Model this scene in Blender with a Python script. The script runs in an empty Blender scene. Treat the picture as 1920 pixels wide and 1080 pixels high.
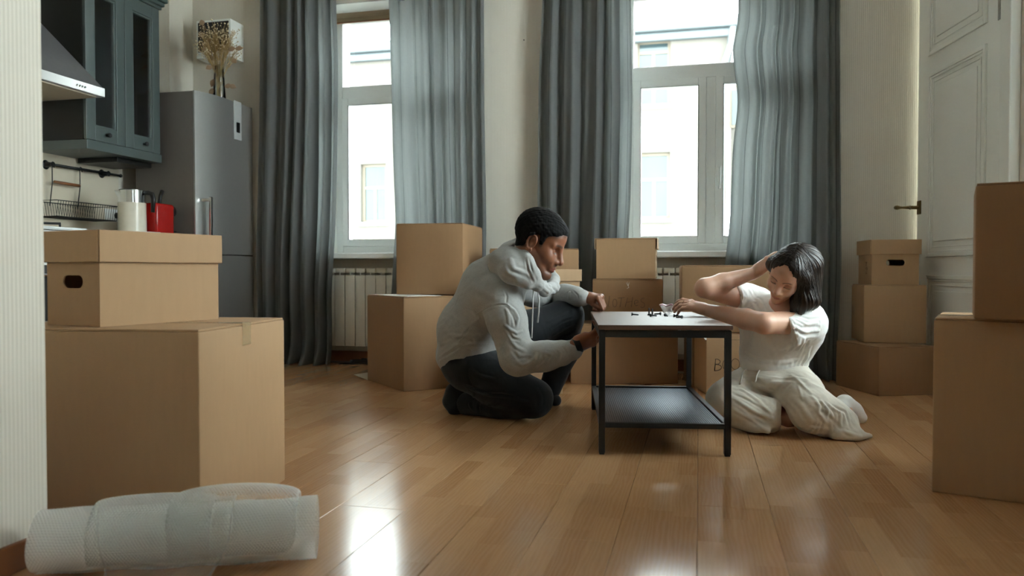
import bpy, bmesh, math, random
import numpy as np
from mathutils import Vector, Matrix, noise as mnoise
random.seed(7); rng = np.random.default_rng(7)
S = bpy.context.scene; COL = S.collection
PI = math.pi
# ---------------------------------------------------------------- camera, world, lights, exposure
FPX = 1448.0; YAW = math.radians(13.6); PITCH = math.radians(1.266); CAMH = 0.65
cam_d = bpy.data.cameras.new('camera'); cam = bpy.data.objects.new('camera', cam_d); COL.objects.link(cam)
cam_d.sensor_width = 36.0; cam_d.lens = FPX / 1920 * 36
cam.location = (0, 0, CAMH); cam.rotation_euler = (PI/2 - PITCH, 0, YAW)
cam_d.clip_start = 0.05; cam_d.clip_end = 200
cam_d.dof.use_dof = True; cam_d.dof.focus_distance = 3.2; cam_d.dof.aperture_fstop = 3.2
S.camera = cam
w = bpy.data.worlds.new('sky'); S.world = w; w.use_nodes = True
wn = w.node_tree.nodes; wn['Background'].inputs[0].default_value = (0.89, 0.97, 1.0, 1); wn['Background'].inputs[1].default_value = 6.0
S.view_settings.view_transform = 'Standard'; S.view_settings.look = 'None'; S.view_settings.gamma = 1
S.view_settings.use_curve_mapping = False; S.view_settings.exposure = 1.8
S.cycles.max_bounces = 14; S.cycles.diffuse_bounces = 8; S.cycles.glossy_bounces = 5; S.cycles.transmission_bounces = 8; S.cycles.transparent_max_bounces = 16
S.cycles.sample_clamp_indirect = 8.0
S.cycles.use_denoising = True

# ---------------------------------------------------------------- projection: photograph pixels -> room coordinates
CY, SY = math.cos(YAW), math.sin(YAW); CP, SP = math.cos(PITCH), math.sin(PITCH)
def c2w(x, y, z=0.0):            # level camera axes (right, forward, height) -> world
    return Vector((x*CY - y*SY, x*SY + y*CY, z))
def ray(px, py):
    r = (px - 960)/FPX; u = -(py - 540)/FPX
    fw = CP + u*SP; up = -SP + u*CP
    return r, fw, up             # right, forward, up (level)
def D(px, py, d):                # point at level depth d
    r, fw, up = ray(px, py); k = d/fw
    return c2w(r*k, d, CAMH + up*k)
def Z(px, py, z):                # point at height z
    r, fw, up = ray(px, py); k = (z - CAMH)/up
    return c2w(r*k, fw*k, z)
def onX(px, py, X):              # on the plane x = X
    r, fw, up = ray(px, py); v = c2w(r, fw, up); k = X/v.x
    return Vector((X, v.y*k, CAMH + up*k))
def onY(px, py, Y):
    r, fw, up = ray(px, py); v = c2w(r, fw, up); k = Y/v.y
    return Vector((v.x*k, Y, CAMH + up*k))
def proj(p):
    x = p[0]*CY + p[1]*SY; y = -p[0]*SY + p[1]*CY; z = p[2]-CAMH
    f = y*CP - z*SP; u = y*SP + z*CP
    return 960 + FPX*x/f, 540 - FPX*u/f

# ---------------------------------------------------------------- object helpers
def empty(name, loc=(0,0,0), rz=0, label=None, cat=None, group=None, kind=None):
    o = bpy.data.objects.new(name, None); COL.objects.link(o); o.location = loc; o.rotation_euler = (0, 0, rz)
    o.empty_display_size = .05
    return tag(o, label, cat, group, kind)
def tag(o, label=None, cat=None, group=None, kind=None):
    if label: o['label'] = label
    if cat: o['category'] = cat
    if group: o['group'] = group
    if kind: o['kind'] = kind
    return o
class MB:
    """collects geometry for ONE mesh object"""
    def __init__(s): s.bm = bmesh.new()
    def box(s, lo, hi, bev=0, M=None):
        x0,y0,z0 = lo; x1,y1,z1 = hi
        vs = [s.bm.verts.new(v) for v in ((x0,y0,z0),(x1,y0,z0),(x1,y1,z0),(x0,y1,z0),(x0,y0,z1),(x1,y0,z1),(x1,y1,z1),(x0,y1,z1))]
        fs = [s.bm.faces.new([vs[i] for i in f]) for f in ((0,3,2,1),(4,5,6,7),(0,1,5,4),(1,2,6,5),(2,3,7,6),(3,0,4,7))]
        if bev > 0:
            es = list({e for f in fs for e in f.edges})
            r = bmesh.ops.bevel(s.bm, geom=es, offset=bev, segments=2, profile=.5, affect='EDGES')
            vs = list({v for v in r['verts']} | {v for v in vs if v.is_valid})
        if M is not None: bmesh.ops.transform(s.bm, matrix=M, verts=[v for v in vs if v.is_valid])
        return s
    def tube(s, pts, r, n=8, closed=False, cap=True):
        pts = [Vector(p) for p in pts]; N = len(pts)
        rs = r if hasattr(r, '__len__') else [r]*N
        rings = []; prev = None
        for i, p in enumerate(pts):
            a = pts[(i-1) % N] if (closed or i > 0) else p; b = pts[(i+1) % N] if (closed or i < N-1) else p
            t = (b - a); t = t.normalized() if t.length > 1e-9 else Vector((0,0,1))
            if prev is None:
                q = Vector((0,0,1)) if abs(t.z) < .9 else Vector((1,0,0)); u = t.cross(q).normalized()
            else:
                u = (prev - t*prev.dot(t)); u = u.normalized() if u.length > 1e-6 else t.orthogonal().normalized()
            prev = u; v = t.cross(u)
            rings.append([s.bm.verts.new(p + (u*math.cos(2*PI*k/n) + v*math.sin(2*PI*k/n))*rs[i]) for k in range(n)])
        for i in range(N if closed else N-1):
            A, B = rings[i], rings[(i+1) % N]
            for k in range(n): s.bm.faces.new((A[k], A[(k+1) % n], B[(k+1) % n], B[k]))
        if cap and not closed:
            s.bm.faces.new(rings[0][::-1]); s.bm.faces.new(rings[-1])
        return s
    def lathe(s, prof, c=(0,0,0), n=24, M=None):
        """profile [(r,z)] about z"""
        c = Vector(c); rings = []; vs = []
        for r, z in prof:
            if r < 1e-6: v = [s.bm.verts.new(c + Vector((0,0,z)))]
            else: v = [s.bm.verts.new(c + Vector((r*math.cos(2*PI*k/n), r*math.sin(2*PI*k/n), z))) for k in range(n)]
            rings.append(v); vs += v
        for A, B in zip(rings, rings[1:]):
            for k in range(n):
                a0, a1, b0, b1 = A[k % len(A)], A[(k+1) % len(A)], B[k % len(B)], B[(k+1) % len(B)]
                f = [a0] + ([a1] if a1 is not a0 else []) + ([b1] if b1 is not b0 else []) + [b0]
                if len(f) > 2:
                    try: s.bm.faces.new(f)
                    except ValueError: pass
        if M is not None: bmesh.ops.transform(s.bm, matrix=M, verts=vs)
        return s
    def ball(s, c, r, sc=(1,1,1), u=12, v=8, R=None):
        M = Matrix.Translation(Vector(c)) @ (R.to_4x4() if R else Matrix()) @ Matrix.Diagonal((*sc, 1))
        bmesh.ops.create_uvsphere(s.bm, u_segments=u, v_segments=v, radius=r, matrix=M); return s
    def prism(s, poly, z0, z1, M=None):
        a = [s.bm.verts.new((x, y, z0)) for x, y in poly]; b = [s.bm.verts.new((x, y, z1)) for x, y in poly]
        s.bm.faces.new(a[::-1]); s.bm.faces.new(b)
        for i in range(len(a)): j = (i+1) % len(a); s.bm.faces.new((a[i], a[j], b[j], b[i]))
        if M is not None: bmesh.ops.transform(s.bm, matrix=M, verts=a+b)
        return s
    def quad(s, *ps): s.bm.faces.new([s.bm.verts.new(p) for p in ps]); return s
    def build(s, name, mat, parent=None, smooth=False, ang=None):
        me = bpy.data.meshes.new(name); bmesh.ops.recalc_face_normals(s.bm, faces=s.bm.faces); s.bm.to_mesh(me); s.bm.free()
        o = bpy.data.objects.new(name, me); COL.objects.link(o)
        if mat: me.materials.append(mat)
        if smooth or ang:
            for p in me.polygons: p.use_smooth = True
            if ang: me.set_sharp_from_angle(angle=math.radians(ang))
        if parent: o.parent = parent
        return o
def mesh_np(name, V, F, mat, parent=None, smooth=True):
    me = bpy.data.meshes.new(name); V = np.asarray(V, np.float32); F = np.asarray(F, np.int32)
    me.vertices.add(len(V)); me.vertices.foreach_set('co', V.ravel())
    k = F.shape[1]; me.loops.add(F.size); me.loops.foreach_set('vertex_index', F.ravel())
    me.polygons.add(len(F)); me.polygons.foreach_set('loop_start', np.arange(0, F.size, k, dtype=np.int32))
    me.update(calc_edges=True); me.validate()
    if smooth: me.polygons.foreach_set('use_smooth', np.ones(len(F), bool))
    o = bpy.data.objects.new(name, me); COL.objects.link(o)
    if mat: me.materials.append(mat)
    if parent: o.parent = parent
    return o
def grid_np(P):
    """P[nu,nv,3] -> verts, quads"""
    nu, nv = P.shape[:2]; i = np.arange(nu*nv).reshape(nu, nv)
    F = np.stack([i[:-1,:-1], i[1:,:-1], i[1:,1:], i[:-1,1:]], -1).reshape(-1, 4)
    return P.reshape(-1, 3), F
def struct(o): o['kind'] = 'structure'; return o
def copy_tree(o, parent=None):
    c = o.copy(); COL.objects.link(c)
    if parent: c.parent = parent
    for ch in o.children: copy_tree(ch, c)
    return c

# ---------------------------------------------------------------- materials
def lin(h):
    h = h.lstrip('#'); c = [int(h[i:i+2], 16)/255 for i in (0, 2, 4)]
    return tuple(x/12.92 if x <= .04045 else ((x+.055)/1.055)**2.4 for x in c) + (1,)
class N:
    def __init__(s, name):
        s.m = bpy.data.materials.new(name); s.m.use_nodes = True; s.t = s.m.node_tree; s.n = s.t.nodes
        s.b = s.n['Principled BSDF']; s.out = s.n['Material Output']
    def add(s, typ, **kw):
        x = s.n.new(typ)
        for k, v in kw.items():
            if k in ('ins',):
                for a, b in v.items():
                    if hasattr(b, 'links') or isinstance(b, bpy.types.NodeSocket): s.t.links.new(b, x.inputs[a])
                    else: x.inputs[a].default_value = b
            else: setattr(x, k, v)
        return x
    def link(s, a, b): s.t.links.new(a, b)
    def math(s, op, a, b=0.0, c=0.0):
        x = s.n.new('ShaderNodeMath'); x.operation = op
        for i, v in enumerate((a, b, c)):
            if isinstance(v, bpy.types.NodeSocket): s.link(v, x.inputs[i])
            else: x.inputs[i].default_value = v
        return x.outputs[0]
    def coords(s, kind='Object', scale=(1,1,1)):
        tc = s.n.new('ShaderNodeTexCoord'); mp = s.n.new('ShaderNodeMapping'); mp.inputs['Scale'].default_value = scale
        s.link(tc.outputs[kind], mp.inputs['Vector']); return mp.outputs[0]
    def noise(s, scale, detail=4, vec=None, rough=.5):
        x = s.n.new('ShaderNodeTexNoise'); x.inputs['Scale'].default_value = scale; x.inputs['Detail'].default_value = detail; x.inputs['Roughness'].default_value = rough
        s.link(vec if vec else s.coords(), x.inputs['Vector']); return x.outputs[0]
    def mix(s, f, a, b):
        x = s.n.new('ShaderNodeMix'); x.data_type = 'RGBA'
        for sock, v in ((x.inputs[0], f), (x.inputs[6], a), (x.inputs[7], b)):
            if isinstance(v, bpy.types.NodeSocket): s.link(v, sock)
            else: sock.default_value = v
        return x.outputs[2]
    def bump(s, h, strength=.2, dist=.001):
        x = s.n.new('ShaderNodeBump'); x.inputs['Strength'].default_value = strength; x.inputs['Distance'].default_value = dist
        s.link(h, x.inputs['Height']); s.link(x.outputs[0], s.b.inputs['Normal']); return x.outputs[0]
    def p(s, **kw):
        for k, v in kw.items():
            k = {'col':'Base Color','rough':'Roughness','metal':'Metallic','spec':'Specular IOR Level','trans':'Transmission Weight','ior':'IOR','coat':'Coat Weight','sheen':'Sheen Weight','alpha':'Alpha','sss':'Subsurface Weight'}[k]
            if isinstance(v, bpy.types.NodeSocket): s.link(v, s.b.inputs[k])
            else: s.b.inputs[k].default_value = v
        return s
def plain(name, hexc, rough=.5, metal=0, spec=.5, var=.06, nscale=30, bump=0, coat=0):
    n = N(name); c = lin(hexc); f = n.noise(nscale)
    lo = tuple(x*(1-var) for x in c[:3]) + (1,); hi = tuple(min(1, x*(1+var)) for x in c[:3]) + (1,)
    n.p(col=n.mix(f, lo, hi), rough=rough, metal=metal, spec=spec, coat=coat)
    if bump: n.bump(f, bump)
    return n.m
M = {}
def cardboard(name, hexc):
    n = N(name); c = lin(hexc)
    big = n.noise(3.0, 3); fine = n.noise(420, 2); fib = n.noise(60, 4, n.coords('Object', (1, 1, .18)))
    f = n.math('ADD', n.math('MULTIPLY', big, .45), n.math('MULTIPLY', fib, .55))
    a = tuple(x*.86 for x in c[:3]) + (1,); b = tuple(x*1.12 for x in c[:3]) + (1,)
    n.p(col=n.mix(n.math('ADD', n.math('MULTIPLY', f, .75), n.math('MULTIPLY', fine, .25)), a, b), rough=.72, spec=.25)
    wv = n.add('ShaderNodeTexWave', wave_type='BANDS', bands_direction='Z'); wv.inputs['Scale'].default_value = 40; wv.inputs['Distortion'].default_value = .4
    n.link(n.coords(), wv.inputs['Vector'])
    n.bump(n.math('ADD', n.math('MULTIPLY', wv.outputs[1], .15), n.math('MULTIPLY', fib, .6)), .12, .001)
    return n.m
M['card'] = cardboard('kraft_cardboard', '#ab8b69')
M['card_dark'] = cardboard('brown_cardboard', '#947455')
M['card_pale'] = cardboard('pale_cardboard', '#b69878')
M['card_edge'] = plain('cardboard_inner', '#a8835a', .8)
M['white_paper'] = plain('white_paper', '#ecebe6', .6)
M['ink'] = plain('black_ink', '#3a2c20', .5)
M['tape'] = None
def _tape():
    n = N('clear_tape'); n.p(col=lin('#c9ae86'), rough=.18, spec=.5, alpha=.45); return n.m
M['tape'] = _tape()
def _wall():
    n = N('ribbed_wallpaper'); 
    g = n.add('ShaderNodeNewGeometry'); sx = n.add('ShaderNodeSeparateXYZ', ins={0: g.outputs['Position']})
    xy = n.math('ADD', sx.outputs[0], sx.outputs[1])
    ph = n.math('MULTIPLY', xy, 2*PI/.0105); s1 = n.math('SINE', ph)
    f = n.math('MULTIPLY_ADD', s1, .5, .5)
    nz = n.noise(5, 4)
    c1 = n.mix(f, lin('#ccc6b9'), lin('#dad4c8')); c2 = n.mix(n.math('MULTIPLY', nz, .25), c1, lin('#bfb8aa'))
    n.p(col=c2, rough=.7, spec=.25); n.bump(f, .35, .0012); return n.m
M['wall'] = _wall()
M['ceiling'] = plain('white_ceiling_paint', '#ecebe7', .8, nscale=8, var=.02)
M['white_paint'] = plain('white_gloss_paint', '#e8eae5', .35, nscale=6, var=.04)
M['pvc'] = plain('white_window_plastic', '#f3f6f5', .3, var=.02)
M['radiator'] = plain('white_radiator_enamel', '#e2ded2', .35, var=.02)
M['brown_wood'] = plain('brown_skirting_wood', '#8a5a38', .4, var=.2, nscale=18)
M['black_metal'] = plain('black_powder_coat', '#17191b', .45, var=.1)
M['black_plastic'] = plain('black_plastic', '#131313', .4)
M['chrome'] = plain('chrome', '#c8c9c8', .18, metal=1, var=.02)
M['brass'] = plain('aged_brass', '#7a6a4a', .35, metal=1, var=.2)
def _glass(name, tint=(1,1,1,1), refl=1.0, rough=0.0):
    n = N(name); n.n.remove(n.b); tr = n.add('ShaderNodeBsdfTransparent'); tr.inputs[0].default_value = tint
    gl = n.add('ShaderNodeBsdfGlossy'); gl.inputs['Roughness'].default_value = rough
    fr = n.add('ShaderNodeFresnel'); fr.inputs[0].default_value = 1.45
    mx = n.add('ShaderNodeMixShader', ins={0: n.math('MULTIPLY', fr.outputs[0], refl), 1: tr.outputs[0], 2: gl.outputs[0]})
    n.link(mx.outputs[0], n.out.inputs[0]); return n.m
M['pane'] = _glass('window_glass', (.97, 1, .99, 1))
M['cab_glass'] = _glass('cabinet_glass', (.97, .98, .97, 1), 2.0, .06)
M['vase_glass'] = _glass('vase_glass', (.93, .95, .94, 1), 1.5)
def _steel():
    n = N('brushed_steel'); f = n.noise(60, 3, n.coords('Object', (1, 1, 40)))
    n.p(col=n.mix(f, lin('#a09f9c'), lin('#b6b5b2')), rough=n.math('MULTIPLY_ADD', f, .12, .26), metal=.7); return n.m
M['steel'] = _steel()
M['grey_side'] = plain('grey_fridge_side', '#75706a', .45, metal=.3)
def _floor():
    n = N('laminate_three_strip')
    g = n.add('ShaderNodeNewGeometry'); s = n.add('ShaderNodeSeparateXYZ', ins={0: g.outputs['Position']})
    row = n.math('FLOOR', n.math('DIVIDE', s.outputs[0], .0643))
    wn1 = n.add('ShaderNodeTexWhiteNoise', noise_dimensions='1D', ins={'W': row})
    yy = n.math('ADD', s.outputs[1], n.math('MULTIPLY', wn1.outputs[0], .43))
    col = n.math('FLOOR', n.math('DIVIDE', yy, .43))
    cv = n.add('ShaderNodeCombineXYZ', ins={0: row, 1: col})
    wn2 = n.add('ShaderNodeTexWhiteNoise', noise_dimensions='2D', ins={'Vector': cv.outputs[0]})
    # grain: stretched along the board, offset per strip
    gx = n.math('MULTIPLY', s.outputs[0], 1.0); gy = n.math('MULTIPLY', s.outputs[1], .07)
    gv = n.add('ShaderNodeCombineXYZ', ins={0: gx, 1: gy, 2: n.math('MULTIPLY', wn2.outputs[0], 9.0)})
    gn = n.noise(130, 4, gv.outputs[0], .6)
    wv = n.add('ShaderNodeTexWave', wave_type='BANDS', bands_direction='X'); wv.inputs['Scale'].default_value = 28; wv.inputs['Distortion'].default_value = 9; wv.inputs['Detail'].default_value = 2; wv.inputs['Detail Scale'].default_value = 1.2
    gv2 = n.add('ShaderNodeCombineXYZ', ins={0: gx, 1: n.math('MULTIPLY', s.outputs[1], .12), 2: n.math('MULTIPLY', wn2.outputs[0], 7.0)})
    n.link(gv2.outputs[0], wv.inputs['Vector'])
    base = n.mix(wn2.outputs[0], lin('#b08156'), lin('#ca9f73'))
    c1 = n.mix(n.math('MULTIPLY', gn, .5), base, lin('#9c7452')); c2 = n.mix(n.math('MULTIPLY', wv.outputs[1], .22), c1, lin('#cfa984'))
    n.p(col=c2, rough=n.math('MULTIPLY_ADD', gn, .08, .12), spec=.5)
    n.bump(n.math('ADD', gn, n.math('MULTIPLY', wv.outputs[1], .4)), .035, .0005); return n.m
M['floor'] = _floor()
def _curtain():
    n = N('grey_linen'); n.n.remove(n.b)
    wx = n.noise(1, 2, n.coords('UV', (900, 40, 1))); wy = n.noise(1, 2, n.coords('UV', (60, 900, 1))); slub = n.noise(1, 3, n.coords('UV', (150, 3, 1)))
    f = n.math('ADD', n.math('MULTIPLY', slub, .3), n.math('MULTIPLY_ADD', wx, .4, n.math('MULTIPLY', wy, .3)))
    su = n.add('ShaderNodeSeparateXYZ', ins={0: n.coords('UV')})
    st = n.math('LESS_THAN', n.math('FRACT', n.math('DIVIDE', n.math('ADD', su.outputs[0], .07), .235)), .016)     # stitched seams, two layers of cloth
    dk = n.math('MULTIPLY_ADD', st, -.55, 1.0)
    c = n.mix(st, n.mix(f, lin('#6f7172'), lin('#9b9c9b')), lin('#55585a')); ct = n.mix(st, n.mix(f, lin('#a2a6a6'), lin('#dde0de')), lin('#5c6062'))
    d = n.add('ShaderNodeBsdfDiffuse', ins={0: c}); t = n.add('ShaderNodeBsdfTranslucent', ins={0: ct})
    bp = n.add('ShaderNodeBump', ins={'Height': f, 'Strength': .25, 'Distance': .001}); n.link(bp.outputs[0], d.inputs['Normal'])
    mx = n.add('ShaderNodeMixShader', ins={0: .60, 1: d.outputs[0], 2: t.outputs[0]}); n.link(mx.outputs[0], n.out.inputs[0]); return n.m
M['curtain'] = _curtain()
# ---------------------------------------------------------------- room shell
YB = 5.006           # inner face of the window wall
XL = -3.755          # kitchen wall
XF = -1.44; YF = 1.45  # end of the near wall on the left
XR = 1.384           # right wall
CEIL = 3.05; YREAR = -2.6
T = .5
# window openings in the wall: (x0, x1)
def winx(px, Y): return onY(px, 300, Y).x
YG = YB + .26        # plane of the window frames
W1 = (winx(630, YG), winx(630, YG) + 1.12); W2 = (winx(1172, YG), winx(1172, YG) + 1.12)
ZS, ZT = .775, 2.52
xs = [XL - .1, W1[0], W1[1], W2[0], W2[1], XR + .6]
for i in (0, 2, 4): struct(MB().box((xs[i], YB, 0), (xs[i+1], YB + T, CEIL)).build('wall_back', M['wall']))
for a in (W1, W2):
    struct(MB().box((a[0], YB + .12, 0), (a[1], YB + T, ZS - .04)).build('wall_back', M['wall'])); struct(MB().box((a[0], YB, ZT), (a[1], YB + T, CEIL)).build('wall_back', M['wall']))
struct(MB().box((XL - .15, YF, 0), (XL, YB, CEIL)).build('wall_left', M['wall']))
struct(MB().box((XL - .15, YREAR, 0), (XF, YF, CEIL)).build('wall_near_left', M['wall']))
# right wall with a doorway next to the window wall
dy0 = 4.06; dy1 = 4.96; dz = 2.75
wy0, wy1, wz0, wz1 = 2.5, 3.78, .7, 2.8      # a window in the right wall, just outside the picture
vy0, vy1, vz0, vz1 = -.75, .0, 1.05, 2.1      # unseen smaller window beside the camera, added as fill for the right-hand boxes
m = MB(); m.box((XR, YREAR, 0), (XR + .12, vy0, CEIL)).box((XR, vy0, 0), (XR + .12, vy1, vz0)).box((XR, vy0, vz1), (XR + .12, vy1, CEIL)).box((XR, vy1, 0), (XR + .12, wy0, CEIL)).box((XR, wy1, 0), (XR + .12, dy0, CEIL)).box((XR, wy0, 0), (XR + .12, wy1, wz0)).box((XR, wy0, wz1), (XR + .12, wy1, CEIL)).box((XR, dy1, 0), (XR + .12, YB, CEIL)).box((XR, dy0, dz), (XR + .12, dy1, CEIL))
struct(m.build('wall_right', M['wall']))
for n_, (ya_, yb_w, za_, zb_w) in ((3, (wy0, wy1, wz0, wz1)), (4, (vy0, vy1, vz0, vz1))):  # the latter is the unseen opening added for fill light
    w3 = struct(empty('window_%d' % n_, (XR + .03, ya_, za_))); a_, b_ = yb_w - ya_, zb_w - za_
    MB().box((0, 0, 0), (.06, .05, b_)).box((0, a_ - .05, 0), (.06, a_, b_)).box((0, .05, 0), (.06, a_ - .05, .05)).box((0, .05, b_ - .05), (.06, a_ - .05, b_)).box((0, a_/2 - .03, .05), (.06, a_/2 + .03, b_ - .05)).build('window_frame', M['pvc'], w3)
    MB().box((.03, .05, .05), (.034, a_/2 - .03, b_ - .05)).build('pane', M['pane'], w3); MB().box((.03, a_/2 + .03, .05), (.034, a_ - .05, b_ - .05)).build('pane', M['pane'], w3)
struct(MB().box((XR + .58, dy0 - .12, 0), (XR + .6, YB, CEIL)).build('wall_hall', M['white_paint']))
# rear wall with its own two windows (behind the camera)
struct(MB().box((XF, YREAR - .3, 0), (XR + .12, YREAR, CEIL)).build('wall_rear', M['wall']))
struct(MB().box((XL - .15, YREAR - .3, CEIL), (XR + .6, YB + T, CEIL + .12)).build('ceiling', M['ceiling']))
struct(MB().box((XL + .001, YB - .26, 0), (XL + .13, YB - .001, CEIL)).build('trim_1', M['wall']))   # boxed-in pipe in the corner
# floor: a screed slab with laminate boards on it
fl = struct(MB().box((XL - .15, YREAR - .3, -.06), (XR + .6, YB + T, -.012)).build('floor', plain('grey_screed', '#6d5a48', .8)))
bw, bl = .193, 1.29
cache = {}
def board(w_, l_):
    k = (round(w_, 3), round(l_, 3))
    if k not in cache:
        mb = MB().box((0, 0, -.012), (w_ - .0006, l_ - .0006, 0)); 
        bmesh.ops.bevel(mb.bm, geom=[e for e in mb.bm.edges if all(v.co.z > -.001 for v in e.verts)], offset=.0012, segments=1, affect='EDGES')
        me = bpy.data.meshes.new('plank'); bmesh.ops.recalc_face_normals(mb.bm, faces=mb.bm.faces); mb.bm.to_mesh(me); mb.bm.free(); me.materials.append(M['floor']); cache[k] = me
    return cache[k]
hidden = MB()
def plank(x, y, w_, l_):
    c = [proj((x + a*w_, y + b*l_, 0)) if (-(x+a*w_)*SY + (y+b*l_)*CY) > .3 else None for a in (0, .5, 1) for b in (0, .25, .5, .75, 1)]
    vis = any(p and -60 < p[0] < 1980 and p[1] < 1140 for p in c)
    if vis:
        o = bpy.data.objects.new('plank', board(w_, l_)); COL.objects.link(o); o.location = (x, y, random.uniform(-.0003, .0002)); o.parent = fl
    else: hidden.box((x, y, -.012), (x + w_ - .0006, y + l_ - .0006, 0))
x = -3.667 - bw; i = 0
x = math.floor((XL)/.193)*.193
while x < XR:
    y = YREAR - (i*0.47 % bl); x0 = max(x, XL); x1 = min(x + bw, XR)
    while y < YB:
        y0 = max(y, YREAR); y1 = min(y + bl, YB)
        if y1 - y0 > .02 and not (x1 <= XF and y1 <= YF): plank(x0, y0, x1 - x0, y1 - y0)
        y += bl
    x += bw; i += 1
hb = hidden.build('plank_rest', M['floor'], fl); hb['kind'] = 'stuff'
# skirting boards
def skirt(name, lo, hi, mat='brown_wood'): struct(MB().box(lo, hi, .003).build(name, M[mat]))
skirt('baseboard_back', (XL, YB - .016, 0), (W1[0], YB - .0005, .075)); skirt('baseboard_niche_left', (W1[0] + .001, YB + .104, 0), (W1[1] - .001, YB + .1195, .075)); skirt('baseboard_back_middle', (W1[1], YB - .016, 0), (W2[0], YB - .0005, .075)); skirt('baseboard_niche_right', (W2[0] + .001, YB + .104, 0), (W2[1] - .001, YB + .1195, .075)); skirt('baseboard_back_right', (W2[1], YB - .016, 0), (XR, YB - .0005, .075))
skirt('baseboard_near_left', (XF + .0005, YREAR, 0), (XF + .016, YF + .016, .062))
skirt('baseboard_end', (XL, YF + .0005, 0), (XF + .016, YF + .016, .062))

# ---------------------------------------------------------------- windows
def window(n, x0, x1, tz, blind):
    root = struct(empty('window_%d' % n, (x0, YG, ZS)))
    wd = x1 - x0; ht = ZT - ZS
    f = MB(); fw = .055; dpt = .07
    f.box((0, 0, 0), (fw, dpt, ht), .004).box((wd - fw, 0, 0), (wd, dpt, ht), .004).box((fw, 0, 0), (wd - fw, dpt, fw), .004).box((fw, 0, ht - fw), (wd - fw, dpt, ht), .004)
    zt = tz - ZS
    f.box((fw, 0, zt - .045), (wd - fw, dpt, zt + .045), .004); cx = wd/2
    f.box((cx - .03, 0, fw), (cx + .03, dpt, zt - .045), .004)
    f.build('window_frame', M['pvc'], root)
    for k, (a, b) in enumerate(((fw, cx - .03), (cx + .03, wd - fw))):
        s = MB(); sw = .05; z0, z1 = fw, zt - .045
        s.box((a, -.014, z0), (a + sw, .055, z1), .005).box((b - sw, -.014, z0), (b, .055, z1), .005).box((a + sw, -.014, z0), (b - sw, .055, z0 + sw), .005).box((a + sw, -.014, z1 - sw), (b - sw, .055, z1), .005)
        so = s.build('sash', M['pvc'], root)
        g = MB().box((a + sw - .004, .02, z0 + sw - .004), (b - sw + .004, .024, z1 - sw + .004)).build('pane', M['pane'], so)
        MB().tube([(a + sw, -.012, z0 + sw), (b - sw, -.012, z0 + sw), (b - sw, -.012, z1 - sw), (a + sw, -.012, z1 - sw)], .003, 6, closed=True).build('gasket', M['black_plastic'], so)
        if k == 1:
            h = MB().box((a + .012, -.026, zt*.42), (a + .04, -.012, zt*.42 + .07), .004).box((a + .016, -.055, zt*.42 - .09), (a + .034, -.037, zt*.42 + .05), .006).box((a+.018, -.04, zt*.42+.02), (a+.032, -.02, zt*.42+.045), .003)
            h.build('handle', M['pvc'], so)
    MB().box((fw - .004, .03, zt + .041), (wd - fw + .004, .034, ht - fw + .004)).build('pane', M['pane'], root)
    MB().box((.001, YB - YG - .04, -.04), (wd - .001, .0, 0), .006).build('window_sill', M['pvc'], root)
    MB().box((0.001, YB - YG + .004, 0.001), (.006, -.002, ht - .001)).build('reveal', M['white_paint'], root)
    MB().box((wd - .006, YB - YG + .004, 0.001), (wd - .001, -.002, ht - .001)).build('reveal', M['white_paint'], root)
    MB().box((0.006, YB - YG + .004, ht - .006), (wd - .006, -.002, ht - .001)).build('soffit', M['white_paint'], root)
    return root
TZ = onY(1240, 137, YG).z
w1 = window(1, *W1, onY(690, 172, YG).z, True)
w2 = window(2, *W2, TZ, False)
# woven blind rolled up at the top of the left window
def _weave():
    n = N('woven_reed'); wv = n.add('ShaderNodeTexWave', bands_direction='Z'); wv.inputs['Scale'].default_value = 60; wv.inputs['Distortion'].default_value = 2; n.link(n.coords(), wv.inputs[0])
    n.p(col=n.mix(wv.outputs[1], lin('#7d6a52'), lin('#b09a7c')), rough=.8); n.bump(wv.outputs[1], .5, .002); return n.m
zb = onY(690, 40, YG - .03).z
bl_ = empty('roller_blind', (W1[0] + .02, YG - .05, zb), 0, 'rolled-up woven reed blind at the top of the left window', 'blind')
mw = _weave(); wd = W1[1] - W1[0] - .04
MB().tube([(0, 0, .055), (wd, 0, .055)], .032, 16).build('roll', mw, bl_, True)
MB().box((0, -.012, -.005), (wd, -.004, .055), .002).build('hanging_slats', mw, bl_)
MB().box((0, -.016, -.012), (wd, 0, -.002), .003).build('bottom_rail', M['brown_wood'], bl_)

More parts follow.
